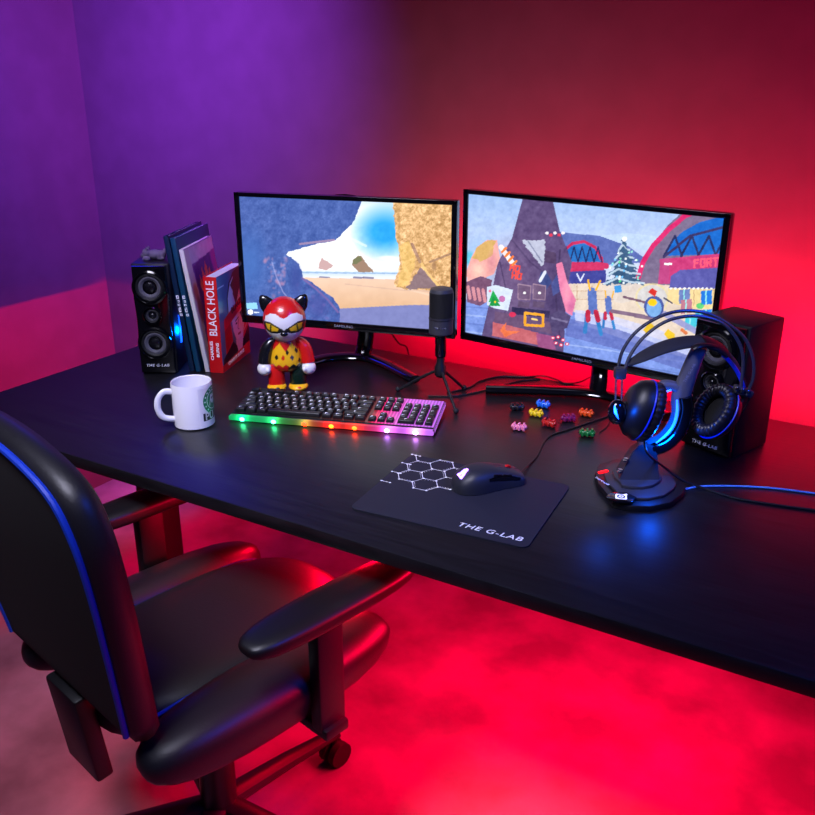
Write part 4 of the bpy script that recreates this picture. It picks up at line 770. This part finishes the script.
for k in range(5):
    a = R(72 * k + 20); d = Vector((math.cos(a), math.sin(a), 0)); b = new(); tube(b, [d * .02 + Vector((0, 0, .11)), d * .17 + Vector((0, 0, .095)), d * .31 + Vector((0, 0, .075))], [(.026, .017), (.021, .014), (.015, .01)], 10, upv=(0, 0, 1)); lg = obj('leg', b, M['blk'], ch)
    b = new(); s_ = d.cross(Vector((0, 0, 1)))
    for q in (-1, 1): lathe(b, [(0, -.008), (.028, -.008), (.028, .008), (0, .008)], 20, T(*(d * .305 + s_ * (q * .014) + Vector((0, 0, .028)))) @ orient(s_), cap=False)
    tube(b, [d * .305 + Vector((0, 0, .028)), d * .305 + Vector((0, 0, .08))], .007, 8); obj('caster', b, M['blkm'], lg)
# ================================================================= LIGHTS
def area(name, loc, aim, sx, sy, col, e, spread=180):
    l = bpy.data.lights.new(name, 'AREA'); l.shape = 'RECTANGLE'; l.size = sx; l.size_y = sy; l.color = col; l.energy = e; l.spread = R(spread)
    o = bpy.data.objects.new(name, l); COL.objects.link(o); o.location = loc; o.rotation_euler = (Vector(aim) - Vector(loc)).to_track_quat('-Z', 'Y').to_euler(); return o
def point(name, loc, col, e, r=.03):
    l = bpy.data.lights.new(name, 'POINT'); l.color = col; l.energy = e; l.shadow_soft_size = r; o = bpy.data.objects.new(name, l); COL.objects.link(o); o.location = loc; return o
RED = (1.0, .0, .022)
area('red_strip_lamp', (-.45, 1.90, DZ + .03), (-.45, 2.12, DZ + .20), 1.5, .02, RED, 70)
area('red_left_strip_lamp', (-1.30, 1.78, DZ - .037), (-2.4, 1.78, DZ - .037), .1, .006, RED, 22, 130)
point('red_under_desk_lamp', (-1.0, 1.5, DZ - .10), RED, 12, .02)
area('red_floor_lamp', (-.3, 1.5, DZ - .08), (-.5, 1.3, 0), .8, .3, (1, .0, .04), 44)
area('violet_lamp', (-1.35, 1.1, 1.98), (-2.2, 2.1, 1.28), .3, .3, (.40, .06, 1.0), 25, 76)
area('blue_desk_fill', (-2.38, 1.95, DZ + 1.0), (-1.7, 1.4, DZ), .3, .3, (.0, .02, 1.0), .9, 110)  # added unseen light, gives the desk's left end its blue reflection
area('blue_side_fill', (.8, .9, DZ + 1.3), (-.4, 1.3, DZ), .4, .4, (.0, .07, 1.0), 5.5, 90)  # added unseen light, tints pad, right desk and headset blue
area('soft_key_lamp', (-.9, .2, 2.4), (-1.0, 1.4, DZ), .8, .6, (.78, .77, 1.0), 8.8, 62)
point('speaker_led_lamp', (-1.535, 1.53, DZ + .09), (.0, .12, 1.0), .8, .01)
point('headset_led_lamp', tuple(T(*HO) @ Matrix.Rotation(HA, 4, 'Z') @ hp(664, 437, -.03)), (.0, .10, 1.0), .5, .006)
point('pod_led_lamp', tuple(T(*HO) @ Matrix.Rotation(HA, 4, 'Z') @ hp(614, 412, -.066)), (.0, .10, 1.0), .25, .006)
W = bpy.data.worlds.new('w'); S.world = W; W.use_nodes = True; W.node_tree.nodes['Background'].inputs[0].default_value = (.02, .015, .05, 1); W.node_tree.nodes['Background'].inputs[1].default_value = .5
S.view_settings.view_transform = 'Standard'; S.view_settings.look = 'None'; S.view_settings.exposure = 0; S.view_settings.gamma = 1; S.view_settings.use_curve_mapping = False
